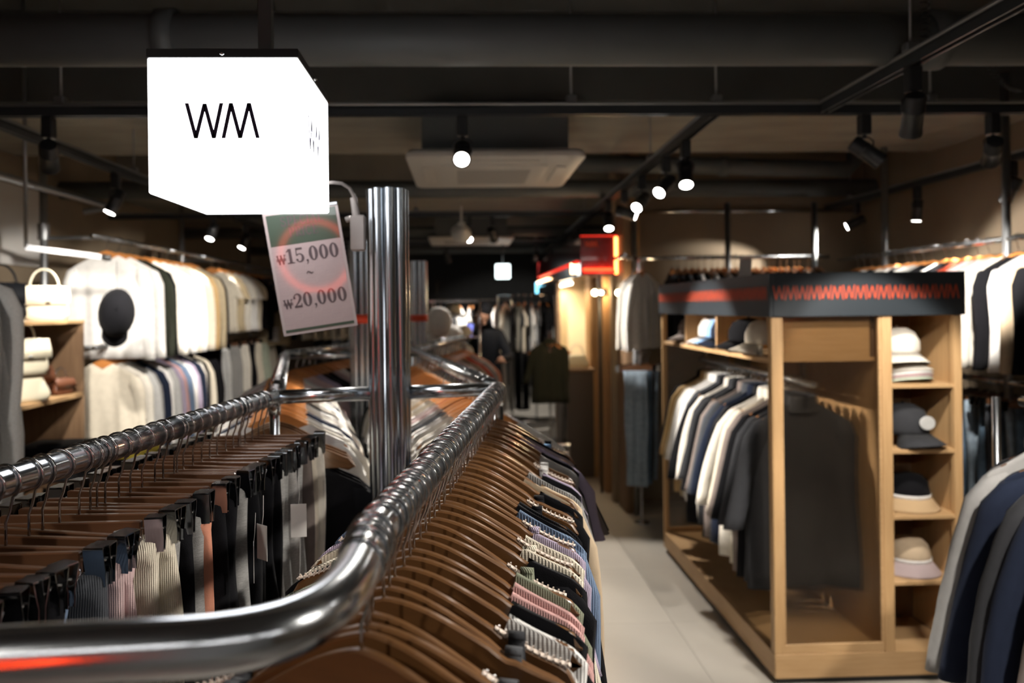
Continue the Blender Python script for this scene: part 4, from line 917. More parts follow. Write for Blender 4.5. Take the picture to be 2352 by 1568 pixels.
cap((1.47, 4.30, CUB + .05), -PI / 2 + .1, 'sky blue', 'bright blue cap in the middle upper cubby of the cabinet')
cap((1.47, 4.44, CUB + .05), -PI / 2 + .2, 'white', 'white cap beside the blue cap in the upper cubby')
cap((1.45, 4.15, CUB + .05), -PI / 2 - .1, 'navy', 'navy cap in the middle upper cubby in front of the blue cap')
cap((1.44, 3.84, CUB + .05), -PI / 2, 'black', 'black cap in the nearest upper cubby of the cabinet')
cap((1.43, 3.58, CUB + .05), -PI / 2, 'cream', 'cream cap in the nearest upper cubby beside the corner post')
# small white card standing on the cabinet top
p = P(1703, 612, 4.2); t = thing('card_stand', 'blank pale card standing on top of the cabinet header', 'card', (p.x, 4.2, HZ0 + .04)); mb = MB(); mb.box((-.035, -.001, 0), (.035, .002, .27), .0008); o = part('card', mb, 'paper', t, rot=(0, .1, 0))
mb = MB(); mb.box((-.04, -.03, 0), (.04, .03, .008), .002); part('foot', mb, 'white_plastic', t)
# ------------------------------------------------------------------ hoodies on the rail at the lower right
hr = thing('clothes_rack', 'chrome clothes rail with hoodies at the lower right corner', 'clothes rack', (1.77, 1.86, 0))
mb = MB(); mb.tube([(0, -.75, 1.36), (0, .52, 1.33)], .016, 16); part('rail', mb, 'chrome_rail', hr, True)
for y in (-.72, .64):
    mb = MB(); mb.tube([(0, y, 0), (0, y, 1.33)], .013, 12); part('upright', mb, 'chrome_rail', hr, True); mb = MB(); mb.tube([(-.24, y, .015), (.24, y, .015)], .014, 10); part('foot_bar', mb, 'chrome_rail', hr, True)
hs = ['black', 'grey', 'navy', 'charcoal', 'navy', 'taupe', 'brown', 'dark grey', 'taupe', 'grey']
for i, c in enumerate(hs):
    q = Vector((1.77 + (.10 if i == 0 else 0), 2.30 - i * .092, 1.33)); hd = math.radians(random.uniform(-4, 4) - 6)
    hanger(q, hd, f'wooden hanger on the lower right rail, {nth(i + 1)} from the far end', 'hangers on the lower right rail', hi=False)
    garment('hoodie', 'plain', c, q, hd, f'{c} hoodie on the lower right rail, {nth(i + 1)} from the far end', 'hoodies on the lower right rail', lod=1, sc=1.06)
# ------------------------------------------------------------------ right wall: shirts over jeans
def wall_rail(A, B, label, uprights=(), zt=2.9, r=.016, name='wall_rail'):
    A = Vector(A); B = Vector(B); o = ob(name, (lambda mb: (mb.tube([(0, 0, 0), B - A], r, 14), mb)[1])(MB()).mesh(name, 'chrome_rail', True), None, A); tag(o, label, 'rail')
    for t in uprights:
        q = (B - A) * t; mb = MB(); mb.tube([(q.x, q.y, zt - A.z), (q.x, q.y, -A.z)], .022, 12); part('upright', mb, 'galvanised', o, True)
    return o
wall_rail((2.98, 3.3, 1.99), (2.98, 6.0, 1.99), 'upper chrome rail along the right wall', (.3, .75)); wall_rail((2.98, 3.3, 1.20), (2.98, 6.0, 1.20), 'lower chrome rail with jeans along the right wall')
row((2.98, 5.75, 1.99), (2.98, 3.45, 1.99), its('shirt', 'plain', 'black,black,white,black,ivory,white,black,white,silver,black,white,black,red,pale pink,silver,ivory,black,white,beige,black,sky blue,blue'), 'on the upper right wall rail', 'shirts on the upper right wall rail', end='far end', wob=8)
row((2.98, 5.8, 1.20), (2.98, 3.45, 1.20), its('halfjeans', 'denim', ','.join(['denim', 'pale denim', 'denim', 'slate'] * 7)), 'on the lower right wall rail', 'jeans on the lower right wall rail', clip=True, end='far end', wob=14)
# back wall rail behind the cabinet
wall_rail((1.28, 6.0, 2.02), (2.9, 6.0, 2.02), 'chrome rail across the rear of the right-hand bay', (.04, .5, .93), 2.45); wall_rail((1.28, 6.3, 2.42), (3.3, 6.3, 2.42), 'thin grey pipe high on the rear of the right-hand bay', name='pipe_rail')
row((1.62, 6.0, 2.02), (2.85, 6.0, 2.02), its('tee', 'plain', 'black,black,charcoal,black,white,black,white,black,white,black,grey,white,black,taupe,black,white,charcoal,black,navy,black,white,black,black,taupe'), 'on the rear bay rail', 'tops on the rear bay rail', end='left end', flip=0)
# white jackets and jeans on the aisle end of the rear rail
wall_rail((1.20, 5.62, 2.02), (1.20, 6.02, 2.02), 'short chrome arm rail at the aisle end holding white jackets'); wall_rail((1.36, 5.85, 1.28), (1.36, 6.02, 1.28), 'short chrome arm holding the jeans below the white jackets')
for i, (c, x, y, r_) in enumerate((('white', 1.33, 5.70, .95), ('ivory', 1.36, 5.78, .8), ('silver', 1.34, 5.86, .9), ('ivory', 1.36, 5.94, .7))):
    q = Vector((x, y, 1.99)); hanger(q, r_, f'wooden hanger above the cluster of white jackets, {nth(i + 1)} from the front', 'hangers over the white jackets', hi=False, woodm='hanger_wood_orange')
    garment('shirt', 'plain', c, q, r_, f'{c} jacket in the bright cluster above the jeans, {nth(i + 1)} from the front', 'white jackets by the aisle', sc=.95)
wall_rail((1.345, 5.6, 1.99), (1.345, 6.05, 1.99), 'upper chrome arm carrying the white jackets', r=.010)
for i in range(4):
    q = Vector((1.28 + i * .045, 5.70 + i * .07, 1.28)); clip_hanger(q, .1 * i - .1, f'clip hanger of the {nth(i + 1)} pair of jeans under the white jackets', 'hangers of the aisle jeans', hi=False)
    garment('halfjeans', 'denim', ['pale denim', 'denim', 'slate', 'pale denim'][i], q, .1 * i - .1, f'hanging {["pale denim", "dark denim", "slate", "washed denim"][i]} jeans under the white jackets', 'aisle jeans')
t = thing('mirror_stand', 'thin chrome pole stand under the aisle jeans with a small round foot', 'stand', (1.33, 5.78, 0)); mb = MB(); mb.lathe([(.06, 0), (.06, .008), (.012, .016), (.0105, .02), (.0105, 1.98)], n=16); part('pole', mb, 'chrome_rail', t, 'auto')
# ------------------------------------------------------------------ left side: wall shelving, bags, shirts
sx = -2.19
su = thing('shelf_unit', 'dark wood shelf unit by the left wall with bags inside and on top', 'shelf', (sx, 3.83, 0))
def sbox(name, a, b, m): mb = MB(); mb.box(a, b, .002); return part(name, mb, m, su)
SD, SWY, ST = .42, .68, 1.605
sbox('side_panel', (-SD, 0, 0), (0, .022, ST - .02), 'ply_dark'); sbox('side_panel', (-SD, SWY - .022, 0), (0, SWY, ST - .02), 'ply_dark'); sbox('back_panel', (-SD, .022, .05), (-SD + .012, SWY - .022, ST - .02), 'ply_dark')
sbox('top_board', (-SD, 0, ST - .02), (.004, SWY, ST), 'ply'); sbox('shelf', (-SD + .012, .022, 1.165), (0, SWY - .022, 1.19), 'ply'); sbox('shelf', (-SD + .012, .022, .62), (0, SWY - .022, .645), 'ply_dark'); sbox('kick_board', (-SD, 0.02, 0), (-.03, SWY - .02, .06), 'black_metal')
def bag(name, loc, sz, m, label, rz=0, flap=True, strap='loop', cat='bag', top=.8, rot=None):
    t = thing(name, label, cat, loc, rz, rot=rot); w, d, h = sz; mb = MB()
    mb.loft([rrect(w / 2 * (1 - .1 * (k == 0)) * (1 + (top - 1) * (k / 6) ** 2) + .006 * math.sin(k), d / 2 * (1 - .35 * (k / 6) ** 2), min(w, d) * .28 * (1 - .3 * k / 6), h * k / 6, 3) for k in range(7)]); part('body', mb, m, t, True)
    if flap:
        mb = MB(); mb.loft([rrect(w / 2 * 1.02, .006, .004, z, 2, (0, y)) for z, y in ((h * .45, -d / 2 - .006), (h * .7, -d / 2 * .92 - .006), (h * .98, -d / 2 * .68))]); part('flap', mb, m, t, True)
        mb = MB(); mb.box((-.012, -d / 2 - .018, h * .47), (.012, -d / 2 - .010, h * .54), .002); part('buckle', mb, 'chrome', t)
    hh = {'loop': .10, 'chain': .06}.get(strap, .2)
    mb = MB(); mb.tube([(w * .32 * math.cos(a), 0, h * .96 + hh * math.sin(a)) for a in [PI * k / 12 for k in range(13)]], .006 if strap != 'chain' else .004, 7); part('strap', mb, 'chrome' if strap == 'chain' else m, t, True)
    return t
bag('backpack', (-2.36, 4.0, ST), (.22, .15, .20), 'bag_black', 'black backpack on top of the left shelf unit', .5)
bag('handbag', (-2.30, 4.30, ST), (.22, .13, .19), 'bag_cream', 'cream handbag with metal rings on top of the left shelf unit', .7)
bag('handbag', (-2.28, 4.03, 1.192 + .135), (.24, .13, .19), 'bag_cream', 'cream handbag, upper of the two stacked inside the left shelf unit', 1.1)
bag('handbag', (-2.28, 4.03, 1.192), (.25, .15, .125), 'bag_cream', 'cream box bag, lower of the two stacked inside the left shelf unit', 1.1, flap=False)
bag('handbag', (-2.36, 4.25, 1.192), (.22, .12, .17), 'bag_brown', 'brown leather bag inside the left shelf unit', 1.3)
bag('chain_bag', (-2.26, 4.38, 1.192), (.12, .08, .09), 'bag_brown', 'small brown bag with a chrome chain strap inside the left shelf unit', 1.2, strap='chain')
def wpole(x, y, label, r=.022, z1=2.95):
    t = thing('rail_post', label, 'post', (x, y, 0)); mb = MB(); mb.tube([(0, 0, 0), (0, 0, z1)], r, 16); part('tube', mb, 'galvanised', t, True)
    mb = MB(); mb.lathe([(r + .001, 2.10), (r + .012, 2.10), (r + .012, 2.20), (r + .001, 2.20)], n=16); part('joint', mb, 'galvanised', t, 'auto'); mb = MB(); mb.lathe([(.05, 0), (.05, .006), (.03, .012)], n=16); part('foot', mb, 'galvanised', t); return t
wpole(-2.60, 4.86, 'grey steel post on the left wall behind the first white shirt'); wpole(-2.60, 7.2, 'grey steel post on the left wall farther back'); wpole(-2.60, 9.4, 'grey steel post on the left wall at the rear')
pipe([(-2.42, 1.5, 2.37), (-2.42, 5.3, 2.37), (-2.45, 5.36, 2.36), (-2.6, 5.38, 2.34)], .022, 'galvanised', 'grey steel pipe running back above the left shelf unit')
WR = {}
WR[1] = wall_rail((-2.236, 4.72, 2.11), (-2.236, 9.5, 2.11), 'upper chrome rail along the left wall with shirts'); WR[0] = wall_rail((-2.236, 4.72, 1.43), (-2.236, 9.5, 1.43), 'lower chrome rail along the left wall')
for y in (4.86, 7.2, 9.4):
    for z in (2.11, 1.43):
        mb = MB(); mb.tube([(-.364, y - 4.72, 0), (0, y - 4.72, 0)], .012, 10); part('arm', mb, 'galvanised', WR[z > 2], True)
row((-2.236, 4.86, 2.11), (-2.236, 6.5, 2.11), its('shirt', 'plain', 'white,white,olive,black,ivory,white,cream,white,cream,camel,khaki,black'), 'on the upper left wall rail', 'shirts on the upper left wall rail', wob=6, sc=1.08)
row((-2.236, 6.8, 2.11), (-2.236, 9.3, 2.11), its('tee', 'plain', 'cream,khaki,ivory,white,cream,black,black,dark grey,slate,black,white,black'), 'on the rear upper left rail', 'tops on the rear upper left rail', wob=9)
row((-2.236, 4.80, 1.43), (-2.236, 6.35, 1.43), its('shirt', 'plain', 'cream,ivory,silver,grey,navy,white,silver,lilac,pink,blue,white,lilac,navy,ivory,black,cream,black,black'), 'on the lower left wall rail', 'shirts on the lower left wall rail', wob=6)
row((-2.236, 6.6, 1.43), (-2.236, 9.2, 1.43), its('skirt', 'plain', 'black,silver,grey,ivory,black,cream,mint,ivory,black,grey'), 'on the rear lower left rail', 'skirts on the rear lower left rail', clip=True, wob=14)
# face-out arm and the hanging black cap
a = P(60, 568, 4.1); b_ = P(252, 592, 4.25)
fo = thing('face_out_arm', 'flat silver display arm with a dark round end sticking out on the left', 'rail', a); mb = MB(); d_ = b_ - a
mb.loft([[(d_ * t + Vector(o_)) for o_ in ((0, -.008, -.014), (0, .008, -.014), (0, .008, .014), (0, -.008, .014))] for t in (0, 1)]); part('flat_bar', mb, 'chrome', fo)
mb = MB(); mb.tube([d_ * .9, d_ * 1.02], .017, 12); part('end_knob', mb, 'black_metal', fo, True); mb = MB(); mb.tube([(0, 0, 0), (0, 0, 3.3 - a.z)], .01, 8); part('drop_rod', mb, 'galvanised', fo, True)
pcap = P(268, 722, 4.25); hcap = cap(pcap, .3, 'black', 'black cap hanging in front of the white shirt on the left', sc=1.15, rot=(1.35, .1, .4), brim=.45); hcap.scale = (1.0, 1.3, 1.15)
mb = MB(); q = P(268, 600, 4.25); mb.tube([q, P(268, 675, 4.25)], .0015, 5); tag(ob('cord', mb.mesh('cord', 'cable')), 'thin cord holding up the hanging black cap', 'cord')
mb = MB(); mb.box((0, 0, 0), (.01, .75, .55)); tag(ob('wall_poster', mb.mesh('wall_poster', 'paper'), None, (-3.09, 5.0, 1.98)), 'blank pale panel on the left wall above the shelf unit', 'poster')
# nearest rack on the far left edge
nl = thing('clothes_rack', 'chrome rail mostly outside the left edge with the grey coat', 'clothes rack', (-1.95, 2.6, 0))
mb = MB(); mb.tube([(0, -.9, 1.93), (0, .5, 1.93)], .016, 14); part('rail', mb, 'chrome_rail', nl, True)
for y in (-.88, .48):
    mb = MB(); mb.tube([(0, y, 0), (0, y, 1.93)], .014, 12); part('upright', mb, 'chrome_rail', nl, True)
for i, (k_, c, y, sc_) in enumerate((('coat', 'grey', 2.80, 1.02), ('coat', 'silver', 2.95, 1.0), ('coat', 'charcoal', 2.65, .9))):
    q = Vector((-1.95, y, 1.93)); hanger(q, .05, f'wooden hanger of the {c} coat at the left edge', 'hangers at the left edge', hi=False); garment(k_, 'marl', c, q, .05, f'long {c} flecked coat at the left edge of the picture', 'coats at the left edge', sc=sc_)
q = Vector((-1.87, 2.5, 1.93)); hanger(q, 0, 'wooden hanger of the pink top at the left edge', 'hangers at the left edge', hi=False); garment('long', 'plain', 'pink', q + Vector((.06, 0, -.28)), 0, 'salmon pink top at the lower left edge of the picture', None, sc=1.0)
# low table with folded clothes
lt = thing('display_table', 'low dark table with folded clothes in front of the left shelf unit', 'table', (-1.72, 3.5, 0))
mb = MB(); mb.box((-.32, -.3, .93), (.32, .3, .96), .003); part('table_top', mb, 'ply_dark', lt)
for sx_ in (-.29, .29):
    for sy_ in (-.27, .27):
        mb = MB(); mb.box((sx_ - .018, sy_ - .018, 0), (sx_ + .018, sy_ + .018, .93)); part('leg', mb, 'black_metal', lt)
def folded(loc, rz, col, label, w=.26, d=.3, h=.03, grp=None, fab='fabric_plain'):
    t = ob('folded_shirt', None); mb = MB()
    mb.loft([rrect(w / 2 * k, d / 2 * k, .03, z, 3) for k, z in ((.96, 0), (1, h * .2), (1, h * .42), (.97, h * .5), (1, h * .58), (.99, h * .85), (.93, h))])
    D.objects.remove(t); t = ob('folded_shirt', mb.mesh('folded_shirt', fab, True), None, loc, (0, 0, rz), C[col]); tag(t, label, 'folded clothes', grp)
    mb = MB(); mb.lathe([(.05, h), (.055, h + .006), (.045, h + .008), (.04, h)], n=16, sy=.6); part('neckband', mb, fab, t, True, (0, -d * .3, 0), color=C[col]); return t
C['yellow'] = (.75, .62, .1)
for i, (x, y, c, n_) in enumerate(((-1.87, 3.58, 'black', 3), (-1.58, 3.6, 'yellow', 2), (-1.72, 3.3, 'charcoal', 2))):
    for k in range(n_):
        cc_ = c if k == n_ - 1 or c != 'yellow' else 'black'
        folded((x, y, .961 + k * .031), random.uniform(-.1, .1), cc_, f'folded {cc_} shirt, {nth(k + 1)} from the bottom of the {["left", "rear right", "front right"][i]} pile on the low table', d=.24)
# tote bag on the wall between the rear shirts
tb = Vector((P(630, 790, 8.33).x, 8.33, 1.27)); t = thing('tote_bag', 'khaki tote bag with a white label hanging left of the price sign', 'bag', tb)
mb = MB(); mb.loft([rrect(.16 + .0 * k, .03 + .012 * math.sin(k), .02, k * .07, 3) for k in range(6)]); part('body', mb, 'fabric_plain', t, True, color=C['khaki'])
mb = MB(); mb.box((-.05, -.05, .04), (.06, -.044, .19)); part('label_patch', mb, 'paper', t)
mb = MB(); mb.tube([(-.08, 0, .34), (-.07, 0, .6), (0, 0, .72), (.07, 0, .6), (.08, 0, .34)], .008, 6); part('strap', mb, 'fabric_plain', t, True, color=C['khaki'])
for i, w_ in enumerate((.07, .05, .06)):
    mb = MB(); mb.box((-.02, -.0525, .16 - .035 * i), (-.02 + w_, -.0505, .17 - .035 * i)); part('label_line', mb, 'sign_ink', t)
rr = thing('clothes_rack', 'rear chrome rack with white tops seen under the price sign', 'clothes rack', (-1.5, 8.4, 0))
mb = MB(); mb.tube([(-.7, 0, 1.98), (.9, 0, 1.98)], .016, 12); part('rail', mb, 'chrome_rail', rr, True)
for x in (-.68, .88):
    mb = MB(); mb.tube([(x, 0, 0), (x, 0, 1.98)], .014, 10); part('upright', mb, 'chrome_rail', rr, True); mb = MB(); mb.tube([(x, -.25, .02), (x, .25, .02)], .014, 8); part('foot_bar', mb, 'chrome_rail', rr, True)
row((-2.1, 8.4, 1.98), (-.65, 8.4, 1.98), its('tee', 'plain', 'black,khaki,black,white,ivory,cream,white,ivory,white,silver,white,black,white'), 'on the rack under the price sign', 'tops on the rear rack', end='left end')

# ------------------------------------------------------------------ red neon canopy and wood fins in the middle
kx0, kx1, ky0, ky1, kz0, kz1 = .965, 1.275, 6.30, 10.0, 1.90, 2.225
kk = thing('neon_canopy', 'glossy dark red canopy box edged with orange neon above the wooden fins', 'canopy', (kx0, ky0, kz0))
mb = MB(); mb.box((0, 0, 0), (kx1 - kx0, ky1 - ky0, kz1 - kz0), .004); part('box', mb, 'sign_red', kk)
hK = kz1 - kz0; wK = kx1 - kx0
mb = MB(); mb.tube([(wK - .014, -.012, .01), (wK - .014, -.012, hK - .01)], .015, 10); part('neon_tube', mb, 'neon_orange', kk, True)
mb = MB(); mb.tube([(.02, -.014, .03), (wK - .02, -.014, .03)], .012, 8); part('neon_tube', mb, 'neon_dim', kk, True)
mb = MB(); mb.tube([(.0, -.012, hK), (wK, -.012, hK)], .004, 8); part('neon_tube', mb, 'neon_dim', kk, True)
mb = MB(); mb.tube([(-.016, 2.3, .06), (-.016, ky1 - ky0 - .2, .06)], .012, 8); part('neon_tube', mb, 'neon_warm', kk, True)
mb = MB(); mb.tube([(-.014, .1, .12), (-.014, ky1 - ky0 - .3, .12)], .012, 8); part('neon_tube', mb, 'neon_dim', kk, True)
mb = MB(); mb.tube([(-.018, .35, .03), (-.018, .35, .12)], .016, 8); part('neon_tube', mb, 'neon_warm', kk, True)
mb = MB(); mb.tube([(-.018, ky1 - ky0 - .1, -.08), (-.018, ky1 - ky0 - .1, .06)], .02, 8); part('neon_tube', mb, 'neon_blue', kk, True)
for nm, st in zip(('letter_w', 'letter_m'), wm_strokes(.10, .05)):
    mb = MB(); stroke(mb, st, .006); part(nm, mb, 'header_orange', kk, loc=(.04, -.001, hK - .09))
l = D.lights.new('neon_glow', 'AREA'); l.shape = 'RECTANGLE'; l.size = .25; l.size_y = .02; l.energy = .6; l.color = (1, .08, .02)
lo = D.objects.new('neon_glow', l); COL.objects.link(lo); lo.parent = kk; lo.location = (.15, -.03, .05); lo.rotation_euler = (PI / 2, 0, 0)
for i, (x, y, w_, m) in enumerate(((1.235, 6.72, .19, 'fin_wood'), (1.265, 7.62, .14, 'fin_wood'), (1.28, 6.04, .05, 'ply_dark'), (1.34, 6.08, .07, 'fin_wood'))):
    t = thing('wood_fin', ['wide ribbed wooden fin under the right half of the red canopy', 'narrow ribbed wooden fin behind the wide one', 'thin dark wooden fin beside the white jackets', 'tall wooden fin just behind the thin dark one'][i], 'panel', (x, y, 0))
    mb = MB(); mb.box((0, .012, 0), (w_, .30 if i < 2 else .28, 3.2 if i > 1 else 1.9), .002); part('core', mb, m, t)
    n_ = max(2, int(w_ / .03))
    for k in range(n_):
        mb = MB(); mb.box((k * w_ / n_ + .003, 0, 0), ((k + 1) * w_ / n_ - .003, .014, 3.2 if i > 1 else 1.9), .003); part('batten', mb, m, t)
    for k in range(4):
        mb = MB(); mb.box((-.010, .03 + k * .068, 0), (.001, .085 + k * .068, 3.2 if i > 1 else 1.9), .003); part('batten', mb, m, t)
t = thing('lamp_pole', 'slim black pole between the wooden fins carrying two warm globes', 'pole', (P(1377, 672, 6.735).x, 6.735, 0)); mb = MB(); mb.tube([(0, 0, 0), (0, 0, 1.9)], .012, 10); part('tube', mb, 'black_metal', t, True); mb = MB(); mb.box((-.06, -.02, 1.74), (.06, .0, 1.80), .003); part('lamp_plate', mb, 'black_metal', t)
for i, (px, y) in enumerate(((1366, 6.68), (1381, 6.68), (1420, 6.0))):
    p = P(px, 672, y); t = thing('globe_lamp', ['left one of the two warm glowing globes under the red canopy', 'right one of the two warm glowing globes under the red canopy', 'single warm globe beside the white jackets'][i], 'lamp', p)
    mb = MB(); R_ = [.026, .018, .022][i]; mb.lathe([(.002 if k in (0, 8) else R_ * math.sin(PI * k / 8), -R_ * math.cos(PI * k / 8)) for k in range(9)], n=14); part('globe', mb, 'bulb', t, True)
    mb = MB(); mb.tube([(0, .0, 0), (0, .045, 0)], .01, 8); part('socket', mb, 'black_metal', t, True)
    l = D.lights.new('globe_glow', 'POINT'); l.energy = 3; l.color = (1, .72, .4); l.shadow_soft_size = .03; lo = D.objects.new('globe_glow', l); COL.objects.link(lo); lo.parent = t; lo.location = (0, -.05, 0)
# fitting niche and counter
nb = thing('fitting_booth', 'cream lit niche wall with a slanting strip light under the canopy', 'booth', (1.02, 8.3, 0))
mb = MB(); mb.box((0, 0, 0), (.36, .03, 1.9)); part('back_panel', mb, 'niche_cream', nb); mb = MB(); mb.box((-.03, -.2, 0), (0, .03, 1.9)); part('side_panel', mb, 'ply_dark', nb)
mb = MB(); mb.box((.36, -.08, 0), (.39, .03, 1.9)); part('side_panel', mb, 'ply_vertical', nb)
mb = MB(); mb.box((.0, -.95, 1.855), (.03, -.06, 1.885), .004); part('strip_light', mb, 'strip_light', nb)
l = D.lights.new('strip_glow', 'AREA'); l.shape = 'RECTANGLE'; l.size = .03; l.size_y = .85; l.energy = 8; l.color = (1, .82, .55); lo = D.objects.new('strip_glow', l); COL.objects.link(lo); lo.parent = nb; lo.location = (.05, -.5, 1.84)
ct = thing('cash_counter', 'dark counter with a pale bag on top in front of the cream niche', 'counter', (.98, 7.35, 0))
mb = MB(); mb.box((0, 0, 0), (.26, .85, 1.02), .004); part('front', mb, 'counter_dark', ct); mb = MB(); mb.box((-.02, -.02, 1.02), (.28, .87, 1.045), .003); part('worktop', mb, 'ply_dark', ct); mb = MB(); mb.box((.26, .0, 0), (.30, .85, 1.02), .002); part('end_panel', mb, 'ply_vertical', ct)
bag('handbag', (1.10, 7.5, 1.045), (.22, .12, .13), 'bag_cream', 'pale bag with tall arched handles standing on the dark counter', .2, flap=False)
folded((1.09, 7.75, 1.046), .1, 'white', 'folded white shirt on the counter behind the pale bag')
# garment rolling rack, blazer and round bag in the aisle end
ra_ = thing('clothes_rack', 'tall chrome rolling rack at the end of the aisle', 'clothes rack', (.75, 9.0, 0))
mb = MB(); mb.tube([(-.35, 0, 0.06), (-.35, 0, 1.78), (.32, 0, 1.78), (.32, 0, .06)], .014, 10); part('frame', mb, 'chrome_rail', ra_, 'auto')
for x in (-.35, .32):
    mb = MB(); mb.tube([(x, -.25, .06), (x, .25, .06)], .014, 8); part('foot_bar', mb, 'chrome_rail', ra_, True)
mb = MB(); mb.tube([(-.35, 0, .3), (.32, 0, .3)], .01, 8); part('lower_bar', mb, 'chrome_rail', ra_, True)
row((.44, 9.0, 1.78), (1.0, 9.0, 1.78), its('tee', 'plain', 'ivory,black,cream,charcoal,white,dark grey,black'), 'on the tall rolling rack', 'tops on the rolling rack', end='left end', wob=20)
pb = P(1255, 722, 8.97); bag('round_bag', pb, (.17, .07, .15), 'bag_black', 'black round bag with a pale strap hanging at the end of the aisle', 0, flap=False, strap='loop')
q = P(1262, 775, 7.1); hanger(q + Vector((0, 0, .04)), 0, 'wooden hanger of the dark green blazer facing the camera', None, hi=False, woodm='hanger_wood_orange'); garment('coat', 'plain', 'olive', q + Vector((0, 0, .03)), 0, 'dark green blazer hung facing the camera at the end of the aisle', None, sc=.64)
bs = thing('t_stand', 'chrome T-stand carrying the dark green blazer', 'stand', (q.x, q.y, 0)); mb = MB(); mb.tube([(0, .0, 0), (0, 0, q.z + .04)], .011, 10); mb.tube([(-.16, 0, .02), (.16, 0, .02)], .012, 8); part('frame', mb, 'chrome_rail', bs, True)
mb = MB(); mb.box((-.16, -.16, .38), (.16, .16, .40), .003); part('shelf', mb, 'chrome', bs); mb = MB(); mb.tube([(-.15, -.15, .0), (-.15, -.15, .39), (.15, -.15, .39), (.15, -.15, 0)], .009, 8); part('frame', mb, 'chrome_rail', bs, 'auto')
ct2 = P(1262, 985, 6.8)
# far rows
for (xa, xb_, y, z, its_, nm) in ((-.35, .55, 10.2, 1.75, its('shirt', 'plain', 'black,white,charcoal,white,white,black,ivory,black,white,black'), 'upper rear rail'),
                              (-.2, .95, 11.0, 1.15, its('halfjeans', 'plain', 'black,denim,black,slate,white,black,ivory,white,silver,black,black'), 'lower rear rail'),
                              (-1.9, -.5, 11.0, 1.75, its('shirt', 'plain', 'black,charcoal,white,black,black,ivory,black,black,grey'), 'left rear rail'),
                              (.9, 2.2, 12.6, 1.7, its('shirt', 'plain', 'black,white,black,white,black,grey,white'), 'farthest rear rail')):
    t = thing('clothes_rack', 'dim chrome rack, ' + nm, 'clothes rack', ((xa + xb_) / 2, y, 0)); hw_ = (xb_ - xa) / 2 + .08
    mb = MB(); mb.tube([(-hw_, 0, 0.02), (-hw_, 0, z), (hw_, 0, z), (hw_, 0, .02)], .014, 8); part('frame', mb, 'chrome_rail', t, 'auto')
    for s in (-1, 1):
        mb = MB(); mb.tube([(s * hw_, -.22, .02), (s * hw_, .22, .02)], .014, 8); part('foot_bar', mb, 'chrome_rail', t, True)
    row((xa, y, z), (xb_, y, z), its_, 'on the ' + nm, 'clothes on the ' + nm, end='left end', wob=15, clip='jeans' in its_[0])
# glass shelf stand with caps by the third pillar
sh = thing('shelf_stand', 'small metal shelf stand with stacked white caps behind the third pillar', 'shelf', (-.10, 7.0, 0))
for x in (-.24, .24):
    mb = MB(); mb.tube([(x, 0, 0), (x, 0, 1.72)], .010, 8); part('upright', mb, 'chrome_rail', sh, True)
for z in (1.70, 1.58, 1.38, 1.2):
    mb = MB(); mb.box((-.24, -.16, z), (.24, .16, z + .008)); part('shelf', mb, 'chrome', sh)
for i, (x, z, c) in enumerate(((-.12, 1.392, 'white'), (.1, 1.392, 'ivory'), (-.1, 1.212, 'white'), (.11, 1.212, 'silver'), (.0, 1.592, 'cream'))):
    cap((-.1 + x, 7.0, z), .3 * i - .5, c, f'{c} cap on the metal shelf stand, {nth(i + 1)} counted from the lower shelves', sc=.8)
pw = P(1006, 735, 5.6); cap(pw + Vector((0, 0, -.02)), .2, 'white', 'white cap hanging beside the third pillar', sc=1.05, rot=(1.3, 0, .2), brim=.45)
pw2 = P(1030, 782, 5.75); cap(pw2, .6, 'white', 'white cap lying tilted below the hanging white cap', sc=1.0, rot=(.4, .2, .6))
mb = MB(); mb.tube([P(1003, 640, 5.6), P(1005, 700, 5.6)], .0015, 5); tag(ob('cord', mb.mesh('cord', 'cable')), 'thin cord holding up the hanging white cap', 'cord')
cs_ = thing('cap_stand', 'low chrome bar stand under the two white caps', 'stand', (P(1025, 790, 5.75).x, 5.75, 0)); mb = MB(); mb.tube([(0, 0, 0), (0, 0, pw2.z - .02)], .01, 8); mb.tube([(-.16, 0, pw2.z - .02), (.16, 0, pw2.z - .02)], .012, 8); part('frame', mb, 'chrome_rail', cs_, True)
# exit light box
pe = P(1155, 640, 9.2); ex = thing('exit_sign', 'glowing pale square exit light box hanging far down the shop', 'sign', pe)
mb = MB(); mb.box((-.088, -.03, 0), (.088, .03, .175), .01); part('case', mb, 'exit_face', ex, 'auto'); mb = MB(); mb.tube([(0, 0, .175), (0, 0, 3.3 - pe.z)], .008, 8); part('hanging_rod', mb, 'black_metal', ex, True)
